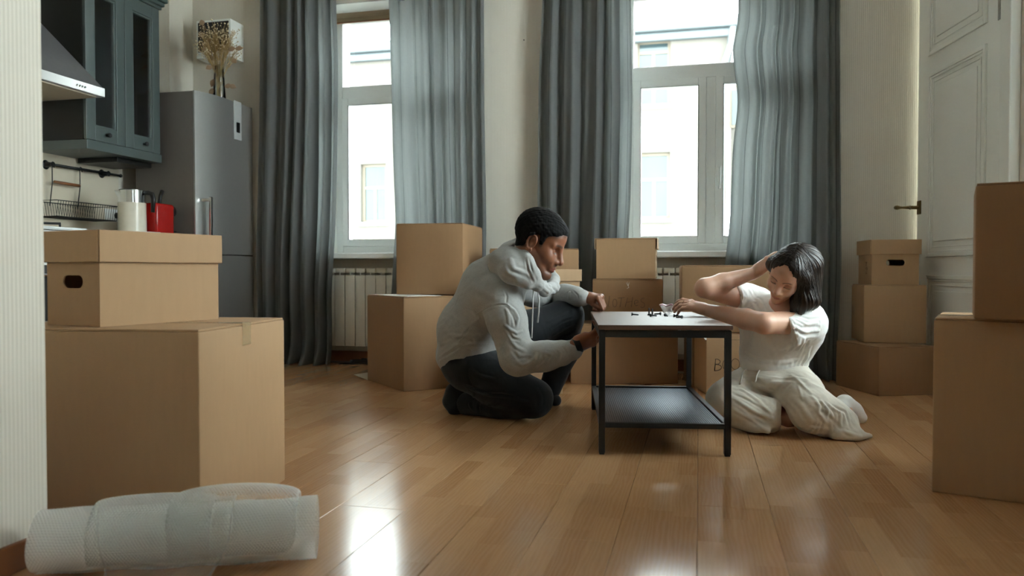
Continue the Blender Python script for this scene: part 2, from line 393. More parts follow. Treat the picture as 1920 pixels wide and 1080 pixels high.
# ---------------------------------------------------------------- door in the right wall (ajar) with its casing
hp = c2w(.632*3.66, 3.66); fp = c2w(.632*3.66 + .053*.87/.8, 3.66 + .868)
dvec = fp - hp; dlen = .87; dang = math.atan2(dvec.y, dvec.x)
door = struct(empty('door_1', (hp.x, hp.y, .008), dang))           # local +x: hinge -> handle edge; local +y: towards the room (left)
dh = 2.62
leaf = MB(); leaf.box((0, -.04, 0), (dlen, 0, dh), .003).build('leaf', M['white_paint'], door)
def zpix(py, t):     # height on the leaf, t along it from the hinge
    q = hp + dvec.normalized()*t
    yc = -q.x*SY + q.y*CY; r, fw_, up = ray(960, py); return CAMH + up/fw_*yc
def panel(z0, z1, x0, x1):
    mb = MB()
    for wdt, o0, pr in ((.022, 0, .012), (.014, .022, .007), (.010, .05, .004)):
        a, b, c, d = x0 + o0, x1 - o0, z0 + o0, z1 - o0
        mb.box((a, 0, c), (a + wdt, pr, d), .003).box((b - wdt, 0, c), (b, pr, d), .003).box((a + wdt, 0, c), (b - wdt, pr, c + wdt), .003).box((a + wdt, 0, d - wdt), (b - wdt, pr, d), .003)
    mb.build('panel_moulding', M['white_paint'], door)
    MB().box((x0 + .085, 0, z0 + .085), (x1 - .085, .006, z1 - .085), .004).build('raised_panel', M['white_paint'], door)
px0, px1 = .135, .735
zA = zpix(512, .8); zB = zpix(490, .8)
zC = zpix(141, .76); zD = zpix(118, .76)
panel(.13, zA - .02, px0, px1); panel(zB + .015, zC - .01, px0, px1); panel(zD + .02, dh - .14, px0, px1)
hz = zpix(392, .85)
hd = MB(); hd.box((dlen - .055, .0, hz - .04), (dlen - .01, .008, hz + .04), .004)
ho = hd.build('handle_plate', M['brass'], door)
hm = MB(); hm.tube([(dlen - .032, .006, hz), (dlen - .032, .05, hz)], .011, 10).tube([(dlen - .032, .05, hz), (dlen - .06, .055, hz)], .009, 10)
hm.lathe([(0, 0), (.013, .003), (.009, .012), (.007, .05), (.010, .065), (.014, .078), (.011, .09), (0, .097)], n=14, M=Matrix.Translation((dlen - .032, .05, hz)) @ Matrix.Rotation(-PI/2, 4, 'X') )
hm.build('door_handle', M['brass'], ho, ang=40)
for zz in (.35, zpix(14, .0) , ):
    hg = MB().tube([(-.004, .006, zz - .06), (-.004, .006, zz + .06)], .007, 10).box((-.05, -.003, zz - .055), (-.012, .0035, zz + .055), .001).box((.004, -.003, zz - .055), (.045, .0035, zz + .055), .001)
    hg.lathe([(.0, -.075), (.005, -.07), (.008, -.06), (.0, -.058)], (-.004, .006, zz), 10)
    hg.build('hinge', M['chrome'], door, ang=40)
# casing
cs = MB(); cs.box((XR - .03, dy0 - .16, 0), (XR, dy0 - .05, dz + .1), .004).box((XR - .018, dy0 - .06, 0), (XR + .1, dy0 + .02, dz), .004).box((XR - .045, dy0 - .185, 0), (XR, dy0 - .155, dz + .1), .006)
struct(cs.build('trim_2', M['white_paint']))

# ---------------------------------------------------------------- house across the courtyard
YH = 24.0
def _plaster():
    n = N('pale_plaster'); f = n.noise(.6, 6); g = n.noise(3, 5)
    n.p(col=n.mix(f, lin('#4e4b46'), lin('#605c56')), rough=.9, spec=.1); n.bump(g, .8, .03); return n.m
house = empty('courtyard_house', (0, YH, 0), 0, 'pale plastered courtyard house seen through the windows', 'building')
xl = onY(560, 300, YH).x; xr = onY(1362, 300, YH).x; ztop = onY(1260, 62, YH).z
def wrect(a, b, c, d): p, q = onY(a, b, YH), onY(c, d, YH); return p.x, q.x, q.z, p.z
wins = [wrect(1195, 287, 1256, 410), wrect(1193, 128, 1257, 196), wrect(1193, 76, 1257, 128), wrect(676, 308, 724, 417)]
m = MB()
# wall built around its window openings, column by column
cols = [(wins[3][0], wins[3][1], [wins[3]]), (wins[0][0], wins[0][1], wins[:3])]
zlo = -9
xprev = xl - 4
for a, b, ws in cols:
    m.box((xprev, 0, zlo), (a, .4, ztop)); zz = zlo
    for wq in sorted(ws, key=lambda q: q[2]):
        m.box((a, 0, zz), (b, .4, wq[2])); zz = wq[3]
    m.box((a, 0, zz), (b, .4, ztop)); xprev = b
m.box((xprev, 0, zlo), (xr, .4, ztop)).box((xr - .4, .4, zlo), (xr, 9, ztop))
m.build('wall', _plaster(), house)
MB().box((xl - 4, -.35, ztop), (xr + .3, .5, ztop + .25), .05).box((xl - 4, -.2, ztop - .25), (xr + .2, .0, ztop), .04).box((xl - 4, -.1, ztop + .25), (xr + .3, 9, ztop + .4)).build('cornice', plain('grey_sheet_metal', '#3f4648', .5), house)
MB().tube([(xr + .15, -.2, ztop + .1), (xr + .1, -.25, ztop - .5), (xr - .15, -.12, ztop - 1.2), (xr - .15, -.12, zlo)], .09, 10).build('drainpipe', plain('galvanised_pipe', '#5f6666', .45, metal=.4), house)
gm = plain('dark_window_glass', '#2a3638', .1, var=.3, nscale=2); fm = plain('weathered_window_frame', '#5d5446', .6)
for (a, b, c, d) in wins:
    r = MB(); t = .09; mid = (a + b)/2; zt = c + (d - c)*.60
    r.box((a, .16, c), (a + t, .26, d)).box((b - t, .16, c), (b, .26, d)).box((a + t, .16, c), (b - t, .26, c + t)).box((a + t, .16, d - t), (b - t, .26, d)).box((a + t, .16, zt - t/2), (b - t, .26, zt + t/2)).box((mid - t/2, .17, c + t), (mid + t/2, .25, zt - t/2))
    fo = r.build('window', fm, house)
    MB().box((a + t, .2, c + t), (mid - t/2, .22, zt - t/2)).build('pane', gm, fo); MB().box((mid + t/2, .2, c + t), (b - t, .22, zt - t/2)).build('pane', gm, fo)
    MB().box((a + t, .2, zt + t/2), (b - t, .22, d - t)).build('pane', gm, fo)
    MB().box((a - .1, -.12, c - .1), (b + .1, .16, c), .02).build('ledge', M['pvc'], fo)
# wing of another house further to the right
wg = empty('side_wing', (xr + .1, YH + 9, 0), 0, 'pale wing of a house glimpsed in the right window pane', 'building')
x2 = onY(1470, 300, YH + 9).x - xr
MB().box((0.35, 0, zlo), (x2 + 3, .4, onY(1370, 145, YH + 9).z)).build('wall', _plaster(), wg)
q = onY(1362, 165, YH + 9); q2 = onY(1385, 240, YH + 9)
fo = MB().box((q.x - xr, -.08, q2.z), (q2.x - xr, -.01, q.z), .01).build('window', fm, wg); MB().box((q.x - xr + .12, -.1, q2.z + .12), (q2.x - xr - .12, -.075, q.z - .12)).build('pane', gm, fo)
struct(MB().box((-40, YB + T + .5, zlo - .2), (40, 60, zlo)).build('courtyard_ground', plain('grey_paving', '#8b8780', .9)))
# ---------------------------------------------------------------- curtains
def curtain(name, left, right, Y, z1, z0, folds, amp, seed, label, extra=None):
    """left/right: pixel polylines of the edges; hangs as a folded sheet near the plane y = Y"""
    r = random.Random(seed); nv, nu = 90, 300
    def edge(poly):
        pts = [onY(px, py, Y) for px, py in poly]; pts.sort(key=lambda p: p.z)
        return [p.z for p in pts], [p.x for p in pts]
    zl, xl_ = edge(left); zr, xr_ = edge(right)
    zs = np.linspace(z1, z0, nv); u = np.linspace(0, 1, nu)
    L = np.interp(zs, zl, xl_); R = np.interp(zs, zr, xr_)
    k = np.array([.25, .5, .25])
    for _ in range(6):
        L[1:-1] = np.convolve(L, k, 'same')[1:-1]; R[1:-1] = np.convolve(R, k, 'same')[1:-1]
    V = (z1 - zs)/(z1 - z0)
    U = np.repeat(u[None], nv, 0); VV = np.repeat(V[:, None], nu, 1)
    # irregular fold phase, drifting slowly down the cloth
    knots = np.cumsum([r.uniform(.55, 1.5) for _ in range(folds + 1)]); knots = (knots - knots[0])/(knots[-1] - knots[0])
    ph = np.interp(U + .018*np.sin(3.1*VV + r.uniform(0, 6) + 5*U)*(U*(1-U)*4), knots, np.arange(folds + 1))*2*PI
    a_f = np.interp(U, np.linspace(0, 1, folds*2 + 1), [r.uniform(.45, 1.0) for _ in range(folds*2 + 1)])
    f = np.sin(ph + .55*np.sin(ph))*a_f + .16*np.sin(2.3*ph + 2*VV + 1.3)*a_f
    f += .12*np.sin(9*VV + 7*U*r.uniform(.5, 1.5))*np.sin(3*PI*U)
    dy = amp*f*(.75 + .35*VV)
    X = L[:, None] + (R - L)[:, None]*(U + .012*np.cos(ph)*np.minimum(1, 8*U*(1-U)))
    P = np.stack([X, Y + dy, np.repeat(zs[:, None], nu, 1)], -1)
    if extra: P = extra(P, U, VV)
    Vt, F = grid_np(P)
    o = mesh_np(name, Vt, F, M['curtain'])
    uvl = o.data.uv_layers.new(name='UVMap'); uvs = np.stack([U.ravel()*1.4, (1-VV).ravel()*2.7], -1)
    li = np.zeros(len(o.data.loops), np.int32); o.data.loops.foreach_get('vertex_index', li); uvl.data.foreach_set('uv', uvs[li].ravel().astype(np.float32))
    sm = o.modifiers.new('thickness', 'SOLIDIFY'); sm.thickness = .002
    return tag(o, label, 'curtain', None)
YC = YB - .105
def puddle(P, U, V):       # cloth pooling a little at the floor
    b = np.clip((V - .93)/.07, 0, 1); P[..., 1] -= b*b*.05*(1 + .6*np.sin(U*31)); P[..., 2] = np.maximum(P[..., 2] + .012*b*np.sin(U*25), .004); return P
curtain('curtain', [(487,-150),(487,0),(486,200),(480,480),(486,700)], [(628,-150),(630,0),(634,120),(632,300),(628,440),(621,540),(623,700)], YC, 2.72, .004, 6, .05, 11, 'grey linen curtain beside the fridge, left of the left window', puddle)
curtain('curtain', [(727,-150),(729,0),(733,130),(737,300),(742,420),(738,480),(733,560),(733,720)], [(906,-150),(907,0),(908,200),(912,420),(908,720)], YC, 2.72, .004, 7, .038, 23, 'grey linen curtain lit through at the right side of the left window', puddle)
curtain('curtain', [(1019,-150),(1017,0),(1010,150),(1008,400),(1012,730)], [(1182,-150),(1183,0),(1186,200),(1182,380),(1178,450),(1165,730)], YC, 2.72, .004, 5, .05, 31, 'dark grey linen curtain behind the kneeling man, left of the right window', puddle)
curtain('curtain', [(1388,-150),(1385,0),(1384,50),(1372,90),(1380,150),(1385,190),(1374,280),(1370,400),(1363,470),(1357,500),(1385,620),(1420,730)], [(1574,-150),(1575,0),(1576,200),(1578,500),(1566,730)], YC, 2.72, .004, 6, .048, 47, 'grey linen curtain behind the seated woman, right of the right window', puddle)

# ---------------------------------------------------------------- radiators
def radiator(x0, n, label):
    root = empty('radiator', (x0, YB + .085, .12), 0, label, 'radiator'); sw = .078
    for i in range(n):
        s = MB(); a = i*sw
        s.box((a + .002, -.075, 0.0), (a + sw - .002, -.063, .50), .004)
        s.box((a + .030, -.063, .02), (a + sw - .030, 0, .50), .002)
        s.box((a + .004, -.07, .515), (a + sw - .004, -.005, .55), .008)
        s.box((a + .034, -.07, .49), (a + sw - .034, -.01, .53), .002)
        s.build('section', M['radiator'], root, ang=40)
    pp = MB(); pp.tube([(-.03, -.035, .48), (n*sw + .03, -.035, .48)], .016, 10).tube([(-.03, -.035, .03), (n*sw + .03, -.035, .03)], .016, 10)
    pp.build('header_pipe', M['radiator'], root, ang=40)
    return root
radiator(W1[0] + .03, 13, 'white ribbed radiator under the left window')
radiator(W2[0] + .03, 13, 'white ribbed radiator under the right window, mostly behind boxes')
# black cable coiled on the floor
pts = []
c0 = Z(676, 681, .006)
for k in range(70):
    a = k*.3; r_ = .055 + .006*math.sin(k*1.7); pts.append((c0.x + r_*math.cos(a)*1.2, c0.y + r_*math.sin(a), .006 + .0007*k*(1 if k < 25 else .5)))
e0 = Z(628, 682, .006)
pts = [(e0.x + .02, e0.y + .02, .006), (e0.x + .06, e0.y + .02, .006)] + pts
tag(MB().tube(pts, .0055, 6).build('cable', M['black_plastic'], None, True), 'black cable coiled on the floor below the left radiator', 'cable')
# ---------------------------------------------------------------- pendant lamp
pl = D(749, -3, 4.4); pr = empty('pendant_lamp', (pl.x, pl.y, pl.z), 0, 'clear glass pendant lamp at the top edge by the lit curtain', 'lamp')
MB().lathe([(.0, -.012), (.03, -.006), (.058, .012), (.085, .05), (.095, .10), (.085, .15), (.05, .19), (.035, .21)], n=28).build('glass_shade', M['vase_glass'], pr, True)
MB().lathe([(0, .10), (.02, .11), (.03, .135), (.025, .16), (.014, .19)], n=16).build('bulb', plain('frosted_bulb', '#f2efe6', .3), pr, True)
MB().lathe([(0, .19), (.038, .192), (.038, .24), (.01, .26), (0, .262)], n=16).build('socket', M['black_plastic'], pr, ang=40)
MB().tube([(0, 0, .26), (0, 0, CEIL - pl.z - .001)], .004, 6).build('cord', M['black_plastic'], pr)

nl = onY(983, 76, YB); tag(MB().lathe([(0, 0), (.0018, 0), (.0018, .012), (.004, .0122), (.004, .0135), (0, .014)], n=10, M=Matrix.Translation((nl.x, nl.y - .0003, nl.z)) @ Matrix.Rotation(PI/2, 4, 'X')).build('nail', M['black_metal']), 'small dark nail in the bare wall between the two windows', 'nail')
# ---------------------------------------------------------------- kitchen
def rot_to(v):   # matrix turning +z to v
    return Vector((0, 0, 1)).rotation_difference(Vector(v)).to_matrix().to_4x4()
M['cab'] = plain('dark_grey_cabinet_paint', '#465250', .44, var=.05, spec=1.0, coat=.0)
M['cab_side'] = plain('black_brown_cabinet_side', '#191915', .55)
M['cab_in'] = plain('cabinet_inside_white', '#e3e1da', .6)
M['counter'] = plain('white_worktop', '#d9d6cf', .4)
XC = XL + .37; cy0, cy1 = 3.708, 4.336; cz0, cz1 = 1.40, 2.33
cb = empty('wall_cabinet', (XL, cy0, cz0), 0, 'dark grey two-door glazed wall cabinet beside the cooker hood', 'cabinet')
W = cy1 - cy0; H = cz1 - cz0; d_ = .35
MB().box((0.001, 0, 0), (d_, .018, H)).build('side_panel', M['cab_side'], cb)
MB().box((0.001, W - .018, 0), (d_, W, H)).build('side_panel', M['cab_side'], cb)
MB().box((0.001, .018, 0), (.01, W - .018, H)).box((.01, .018, 0), (d_, W - .018, .018)).box((.01, .018, H - .018), (d_, W - .018, H)).build('carcass', M['cab_in'], cb)
for z in (.31, .60): MB().box((.012, .019, z), (d_ - .03, W - .019, z + .012)).build('shelf', M['cab_in'], cb)
def cdoor(y0, y1, kn):
    f = MB(); x0, x1 = d_ + .001, d_ + .021; s = .068
    f.box((x0, y0, .002), (x1, y0 + s, H - .002), .003).box((x0, y1 - s, .002), (x1, y1, H - .002), .003).box((x0, y0 + s, .002), (x1, y1 - s, .085), .003).box((x0, y0 + s, H - .08), (x1, y1 - s, H - .002), .003)
    f.box((x0 + .002, y0 + s, .085), (x1 - .006, y0 + s + .012, H - .08), .002).box((x0 + .002, y1 - s - .012, .085), (x1 - .006, y1 - s, H - .08), .002).box((x0 + .002, y0 + s, .085), (x1 - .006, y1 - s, .095), .002).box((x0 + .002, y0 + s, H - .09), (x1 - .006, y1 - s, H - .08), .002)
    do = f.build('door', M['cab'], cb)
    MB().box((x0 + .006, y0 + s, .085), (x0 + .009, y1 - s, H - .08)).build('pane', M['cab_glass'], do)
    MB().lathe([(0, 0), (.007, 0), (.006, .012), (.013, .018), (.014, .026), (.008, .032), (0, .033)], n=14, M=Matrix.Translation((x1, (y0+y1)/2, .045)) @ rot_to((1, 0, 0))).build('knob', M['black_metal'], do, True)
cdoor(.004, W/2 - .002, 1); cdoor(W/2 + .002, W - .004, 0)
mb = MB(); mb.box((.0, -.012, H), (d_ + .03, W + .012, H + .02), .004).box((.0, -.025, H + .02), (d_ + .045, W + .025, H + .045), .008).box((.0, -.035, H + .045), (d_ + .06, W + .035, H + .075), .006)
mb.build('cornice', M['cab'], cb)
MB().box((.0, 0, -.055), (d_ + .028, W, -.001), .003).build('light_rail', M['cab'], cb)
MB().box((.02, W*.5, -.085), (d_ - .04, W - .01, -.056), .004).build('underside_piece', M['black_plastic'], cb)  # deeper dark underside piece below the far half of the cabinet
# glassware in the cabinet
def jar(y, z, r, h, mat, lid, label, cat='jar'):
    o = empty('jar', (XL + .22, cy0 + y, cz0 + z), 0, label, cat)
    MB().lathe([(0, .001), (r*.95, .001), (r, .01), (r, h), (r*.93, h), (r*.93, .008), (0, .006)], n=20).build('body', mat, o, ang=40)
    MB().lathe([(0, h + .0005), (r*1.04, h + .0005), (r*1.04, h + .018), (0, h + .02)], n=20).build('lid', lid, o, ang=40)
    return o
jar(W*.74, .613, .07, .10, M['vase_glass'], plain('blue_lid', '#46607c', .4), 'glass storage jar with blue lid on the upper shelf of the glazed cabinet')
jar(W*.28, .020, .06, .16, plain('white_ceramic', '#e4e4df', .3), M['pvc'], 'white canister standing on the cabinet bottom behind the left glass door')
jar(W*.75, .324, .055, .11, plain('honey_glass', '#c9a468', .25), M['pvc'], 'amber jar on the middle shelf of the glazed cabinet')
# cooker hood
XH = XL + .50; hy1 = onX(197, 178, XH).y; hzb = onX(197, 184, XH).z; hzt = onX(197, 166, XH).z
hd_ = empty('cooker_hood', (XL, hy1 - .60, hzb), 0, 'brushed steel cooker hood above the stove', 'cooker hood'); hh = hzt - hzb
MB().box((.001, 0, 0.004), (.50, .60, hh), .002).build('lip', M['steel'], hd_)
MB().box((.03, .03, -.002), (.47, .57, .006), .002).build('filter', plain('beige_hood_filter', '#b5ab97', .5, metal=.3), hd_)
pv = MB(); a = [pv.bm.verts.new(v) for v in ((.001, .0, hh), (.49, .0, hh), (.49, .60, hh), (.001, .60, hh))]; b = [pv.bm.verts.new(v) for v in ((.001, .17, hh + .33), (.26, .17, hh + .33), (.26, .40, hh + .33), (.001, .40, hh + .33))]
pv.bm.faces.new(a); pv.bm.faces.new(b)
for i in range(4): pv.bm.faces.new((a[i], a[(i+1) % 4], b[(i+1) % 4], b[i]))
pv.build('canopy', plain('grey_hood_steel', '#77777a', .4, metal=.6), hd_)
MB().box((.001, .172, hh + .33), (.258, .398, CEIL - hzb - .001)).build('chimney', M['steel'], hd_)
for k in range(4):
    MB().lathe([(0, 0), (.006, 0), (.006, .004), (0, .005)], n=10, M=Matrix.Translation((.4995, .40 + k*.018, hh/2)) @ rot_to((1, 0, 0))).build('button', M['chrome'], hd_)
# base units and stove
zc = .868; XCF = XL + .60
bc = empty('base_cabinet', (XL, 3.46, 0), 0, 'dark kitchen base cabinet under the worktop, behind the stacked boxes', 'cabinet')
MB().box((.001, 0, .09), (.56, .90, zc - .04)).build('carcass', M['cab_side'], bc); MB().box((.001, .01, 0), (.50, .89, .09)).build('plinth', M['cab_side'], bc)
for k in range(2):
    do = MB().box((.561, .003 + k*.45, .095), (.58, .447 + k*.45, zc - .045), .003).build('door', M['cab'], bc)
    MB().box((.581, .07 + k*.45, .17), (.584, .38 + k*.45, zc - .12), .002).build('door_panel', M['cab'], do)
wt = MB().box((XL + .001, 3.46, zc - .038), (XCF, 4.372, zc), .003).build('worktop', M['counter']); tag(wt, 'pale kitchen worktop running from the stove to the fridge', 'worktop')
st = empty('stove', (XL, 2.86, 0), 0, 'white gas stove with black oven door at the left wall corner', 'stove')
MB().box((.001, 0, .02), (.58, .597, zc - .012), .004).build('body', plain('white_enamel', '#dcdcd8', .3), st)
MB().box((.001, 0, zc - .011), (.60, .597, zc + .006), .004).build('hob_plate', plain('steel_hob', '#c4c8c8', .3, metal=.3), st)
do = MB().box((.581, .02, .13), (.61, .577, .68), .004).build('oven_door', M['black_plastic'], st); MB().tube([(.60, .06, .63), (.645, .06, .63), (.645, .537, .63), (.60, .537, .63)], .009, 8).build('handle', M['chrome'], do, True)
for k in range(5): MB().lathe([(0, 0), (.02, 0), (.018, .022), (0, .024)], n=14, M=Matrix.Translation((.58, .08 + k*.11, .77)) @ rot_to((1, 0, 0))).build('knob', M['chrome'], st, ang=40)
for ix in range(2):
    for iy in range(2):
        cx, cy = .19 + ix*.24, .15 + iy*.30; g = MB()
        for q in range(4):
            a_ = PI/4 + q*PI/2; g.box((.02, -.005, .018), (.105, .005, .03), .002, Matrix.Translation((cx, cy, zc + .006)) @ Matrix.Rotation(a_, 4, 'Z'))
            g.box((.095, -.005, 0), (.105, .005, .02), 0, Matrix.Translation((cx, cy, zc + .006)) @ Matrix.Rotation(a_, 4, 'Z'))
        g.build('pan_support', M['black_metal'], st); MB().lathe([(0, 0), (.035, 0), (.035, .008), (.02, .012), (0, .012)], (cx, cy, zc + .006), 16).build('burner', M['chrome'], st, ang=40)
struct(MB().box((XL + .0005, 2.5, .868), (XL + .006, 4.385, 1.345)).build('trim_3', plain('glossy_pale_splashback', '#d6ccb8', .16, var=.05, nscale=4)))
# kettle
kp = onX(248, 428, XL + .42); kt = empty('kettle', (XL + .42, kp.y, zc + .0005), 0, 'cream and steel electric kettle on the worktop left of the red machine', 'kettle')
def kz(py): return onX(248, py, XL + .42).z - zc
kr = .080; z1, z2 = kz(381), kz(358)
z1 = max(z1, .13); z2 = max(z2, .2)
MB().lathe([(0, 0), (kr*1.02, 0), (kr*1.02, .012), (0, .013)], n=28).build('base_plate', M['black_plastic'], kt, ang=40)
MB().lathe([(0, .0135), (kr, .0135), (kr, .03), (kr*.98, z1), (0, z1)], n=32).build('body', plain('cream_kettle_enamel', '#d9d2c2', .25), kt, ang=40)
cl = MB().lathe([(0, z1 + .0005), (kr*.97, z1 + .0005), (kr*.95, z2), (kr*.9, z2 + .004), (0, z2 + .006)], n=32); cl.build('steel_collar', M['chrome'], kt, ang=40)
sp = MB(); sp.prism([(-.028, -kr*.85), (.028, -kr*.85), (0, -kr*1.32)], z2 - .05, z2 + .002)
for v in sp.bm.verts:
    if v.co.z < z2 - .04 and v.co.y < -kr*1.1: v.co.y = -kr*.98
sp.build('spout', M['chrome'], kt)
MB().tube([(0, kr*.86, z2 - .012), (0, kr*1.25, z2 - .012), (0, kr*1.52, z2 - .02), (0, kr*1.62, z2 - .05), (0, kr*1.56, z2 - .13)], [.012, .014, .015, .014, .011], 10).build('handle', M['black_plastic'], kt, True)
kt.rotation_euler = (0, 0, math.radians(-76))
# coffee machine
qp = onX(306, 428, XL + .44); cmn = empty('coffee_machine', (XL + .44, qp.y, zc + .0005), 0, 'red capsule coffee machine on the worktop between kettle and fridge', 'coffee machine')
q0 = qp.y; 
def qy(px): return onX(px, 400, XL + .44).y - q0
ya, yb_, yc_ = qy(278), qy(313), min(qy(343), 4.386 - q0)
red = plain('glossy_red_plastic', '#a31511', .22, var=.03)
zt = .205
mb = MB(); mb.box((-.06, ya, 0), (.06, yb_, zt), .018); mb.build('body', red, cmn, True)
MB().tube([(0, yb_ - .02, zt - .045), (0, yb_ + .04, zt - .04)], [.045, .04], 16).build('brew_head', M['black_plastic'], cmn, ang=40)
MB().box((-.05, yb_ + .0005, 0), (.05, yc_, .03), .006).build('drip_tray', M['black_plastic'], cmn)
MB().lathe([(0, .0305), (.028, .0305), (.03, .038), (0, .04)], (0, (yb_ + yc_)/2, 0), 16).build('cup_grid', M['chrome'], cmn)
MB().tube([(-.05, yb_ + .01, .02), (-.05, yb_ + .045, zt - .03)], .005, 8).build('side_trim', red, cmn)
MB().tube([(-.01, yb_ - .06, zt - .01), (-.01, yb_ - .05, zt + .05), (-.01, yb_ - .03, zt + .085)], [.012, .012, .014], 10).build('lever', M['black_plastic'], cmn, True)
# small kitchen scale
scp = onX(272, 427, XCF - .06); so_ = empty('kitchen_scale', (XCF - .055, scp.y + .01, zc + .0005), 0, 'flat white kitchen scale at the worktop edge in front of the kettle', 'scale')
MB().box((-.038, -.075, 0), (.04, .075, .014), .004).build('plate', M['pvc'], so_); MB().box((.02, .02, .0145), (.04, .065, .016)).build('display', M['black_plastic'], so_)
# rail with hooks and a hanging wire basket
ra, rb = onX(92, 308, XL + .05), onX(226, 329, XL + .05); rzm = (ra.z + rb.z)/2; ra.z = rb.z = rzm
rl = empty('utensil_rail', (XL, 0, 0), 0, 'black utensil rail on the kitchen wall under the cabinet', 'rail')
def rp(y, z, dx=0): return (.05 + dx, y, z)
MB().tube([rp(ra.y, rzm), rp(rb.y, rzm)], .008, 10).build('bar', M['black_metal'], rl, True)
for y in (ra.y + .02, rb.y - .13*(rb.y - ra.y)/.65): 
    MB().lathe([(0, 0), (.026, 0), (.028, .006), (.018, .012), (.012, .05), (.017, .058), (0, .06)], n=14, M=Matrix.Translation((.0005, y, rzm)) @ rot_to((1, 0, 0))).build('bracket', M['black_metal'], rl, ang=40)
MB().lathe([(0, 0), (.009, .002), (.012, .012), (.008, .02), (0, .022)], n=12, M=Matrix.Translation((.05, rb.y - .01, rzm)) @ rot_to((0, 1, 0))).build('finial', M['black_metal'], rl, True)
b0, b1 = onX(80, 395, XL + .10).y, onX(199, 395, XL + .10).y; bzt, bzb = onX(140, 382, XL + .10).z, onX(140, 410, XL + .10).z
bk = empty('wire_basket', (XL, 0, 0), 0, 'black wire basket hanging from the utensil rail by long hooks', 'basket')
mb = MB()
for z, o in ((bzt, 0), (bzb, .015)):
    mb.tube([(.012 + o, b0 + o, z), (.20 - o, b0 + o, z), (.20 - o, b1 - o, z), (.012 + o, b1 - o, z)], .003, 6, closed=True)
mb.build('rim', M['black_metal'], bk)
mb = MB()
for k in range(26):
    y = b0 + (b1 - b0)*(k + .5)/26; mb.tube([(.012, y, bzt), (.027, y, bzb), (.185, y, bzb), (.20, y, bzt)], .0016, 5)
mb.build('wires', M['black_metal'], bk)['kind'] = 'stuff'
for yy in (b0 + (b1 - b0)*.25, b0 + (b1 - b0)*.68):
    MB().tube([(.03, yy, bzt - .02), (.05, yy, rzm - .11), (.05, yy, rzm - .012), (.05, yy + .004, rzm + .0135), (.062, yy, rzm + .006), (.065, yy, rzm - .02)], .003, 6).build('hook', M['black_metal'], bk, True)
MB().tube([(.055, b0 + (b1 - b0)*.27, rzm - .10), (.055, b0 + (b1 - b0)*.66, rzm - .105)], [.008, .010], 10).build('handle', M['brown_wood'], bk, True)
# socket with a black plug
op = onX(211, 404, XL); so = empty('wall_socket', (XL + .0005, op.y, op.z), 0, 'white double wall socket with a black plug, behind the kettle', 'socket')
MB().box((0, -.075, -.04), (.012, .075, .04), .004).build('plate', M['pvc'], so)
MB().tube([(.012, .02, 0), (.05, .02, 0)], [.02, .013], 12).tube([(.048, .02, 0), (.06, .02, -.02), (.055, .03, -.12), (.08, .06, op.z*0 + zc - op.z + .006), (.12, .16, zc - op.z + .006)], .004, 6).build('plug', M['black_plastic'], so, ang=40)
# fridge
XFF = -3.12; fy0, fy1 = 4.39, 4.97; fh = 1.817
fr = empty('fridge', (-3.62, fy0, 0), 0, 'tall grey steel fridge freezer next to the left curtain', 'fridge')
fdp = XFF + 3.62
MB().box((0, 0, .03), (fdp - .066, fy1 - fy0, fh - .002), .003).build('body', M['grey_side'], fr)
zs_ = .758
for nm, z0, z1 in (('freezer_door', .05, zs_ - .004), ('fridge_door', zs_ + .004, fh)):
    ys_ = [(fy1 - fy0)*(k/24)**1.4 for k in range(25)]; prof = [(fdp - .42*.125*max(0, 1 - y/.25)**2, y) for y in ys_]
    do = MB().prism([(fdp - .064, 0)] + prof + [(fdp - .064, fy1 - fy0)], z0, z1).build(nm, M['steel'], fr, ang=30)
    if nm == 'fridge_door':
        zh0, zh1 = z0 + .03, z0 + .36
        mb = MB().box((fdp - .03, .03, zh0), (fdp + .03, .05, zh0 + .02), .002).box((fdp - .03, .03, zh1 - .02), (fdp + .03, .05, zh1), .002).box((fdp + .026, .028, zh0 - .01), (fdp + .042, .052, zh1 + .01), .004); mb.build('handle', M['chrome'], do)
        z_a, z_b = onX(444, 262, XFF).z, onX(444, 190, XFF).z; y_a, y_b = onX(438, 220, XFF).y - fy0, onX(452, 220, XFF).y - fy0
        MB().box((fdp - .001, y_a, z_a), (fdp + .004, y_b, z_b), .001).build('control_panel', plain('silver_panel', '#b4b5b5', .35), do)
        MB().box((fdp + .0035, y_a + (y_b - y_a)*.3, z_a + .05), (fdp + .0055, y_b - (y_b - y_a)*.25, z_a + .12)).build('display', M['black_plastic'], do)
for y in (.05, fy1 - fy0 - .05): MB().lathe([(0, 0), (.02, 0), (.02, .03), (0, .031)], (fdp - .12, y, 0), 10).build('foot', M['black_plastic'], fr)
# clock on the wall above the fridge
ck = onX(303, -20, XL + .02); ck_ = empty('wall_clock', (XL + .0005, ck.y, ck.z), 0, 'round black-rimmed wall clock with white face, cut by the top edge', 'clock')
R_ = .152; Mx = rot_to((1, 0, 0))
MB().lathe([(R_*.86, 0), (R_, 0), (R_, .03), (R_*.94, .036), (R_*.86, .03)], n=40, M=Mx).build('rim', M['black_plastic'], ck_, ang=50)
MB().lathe([(0, .004), (R_*.87, .004), (R_*.87, .012), (0, .013)], n=40, M=Mx).build('face', plain('clock_face', '#e9e8e2', .5), ck_, ang=40)
for k in range(12):
    a_ = k*PI/6; y_, z_ = -math.sin(a_)*-1, math.cos(a_)
    MB().box((.0135, -.003, R_*.70), (.0145, .003, R_*.82), 0, Matrix.Rotation(-a_, 4, 'X')).build('hour_mark', M['black_plastic'], ck_)
for a_, l, t in ((2.4, .085, .004), (5.3, .115, .003)): MB().box((.015, -t, -.02), (.017, t, l), 0, Matrix.Rotation(-a_, 4, 'X')).build('hand', M['black_plastic'], ck_)
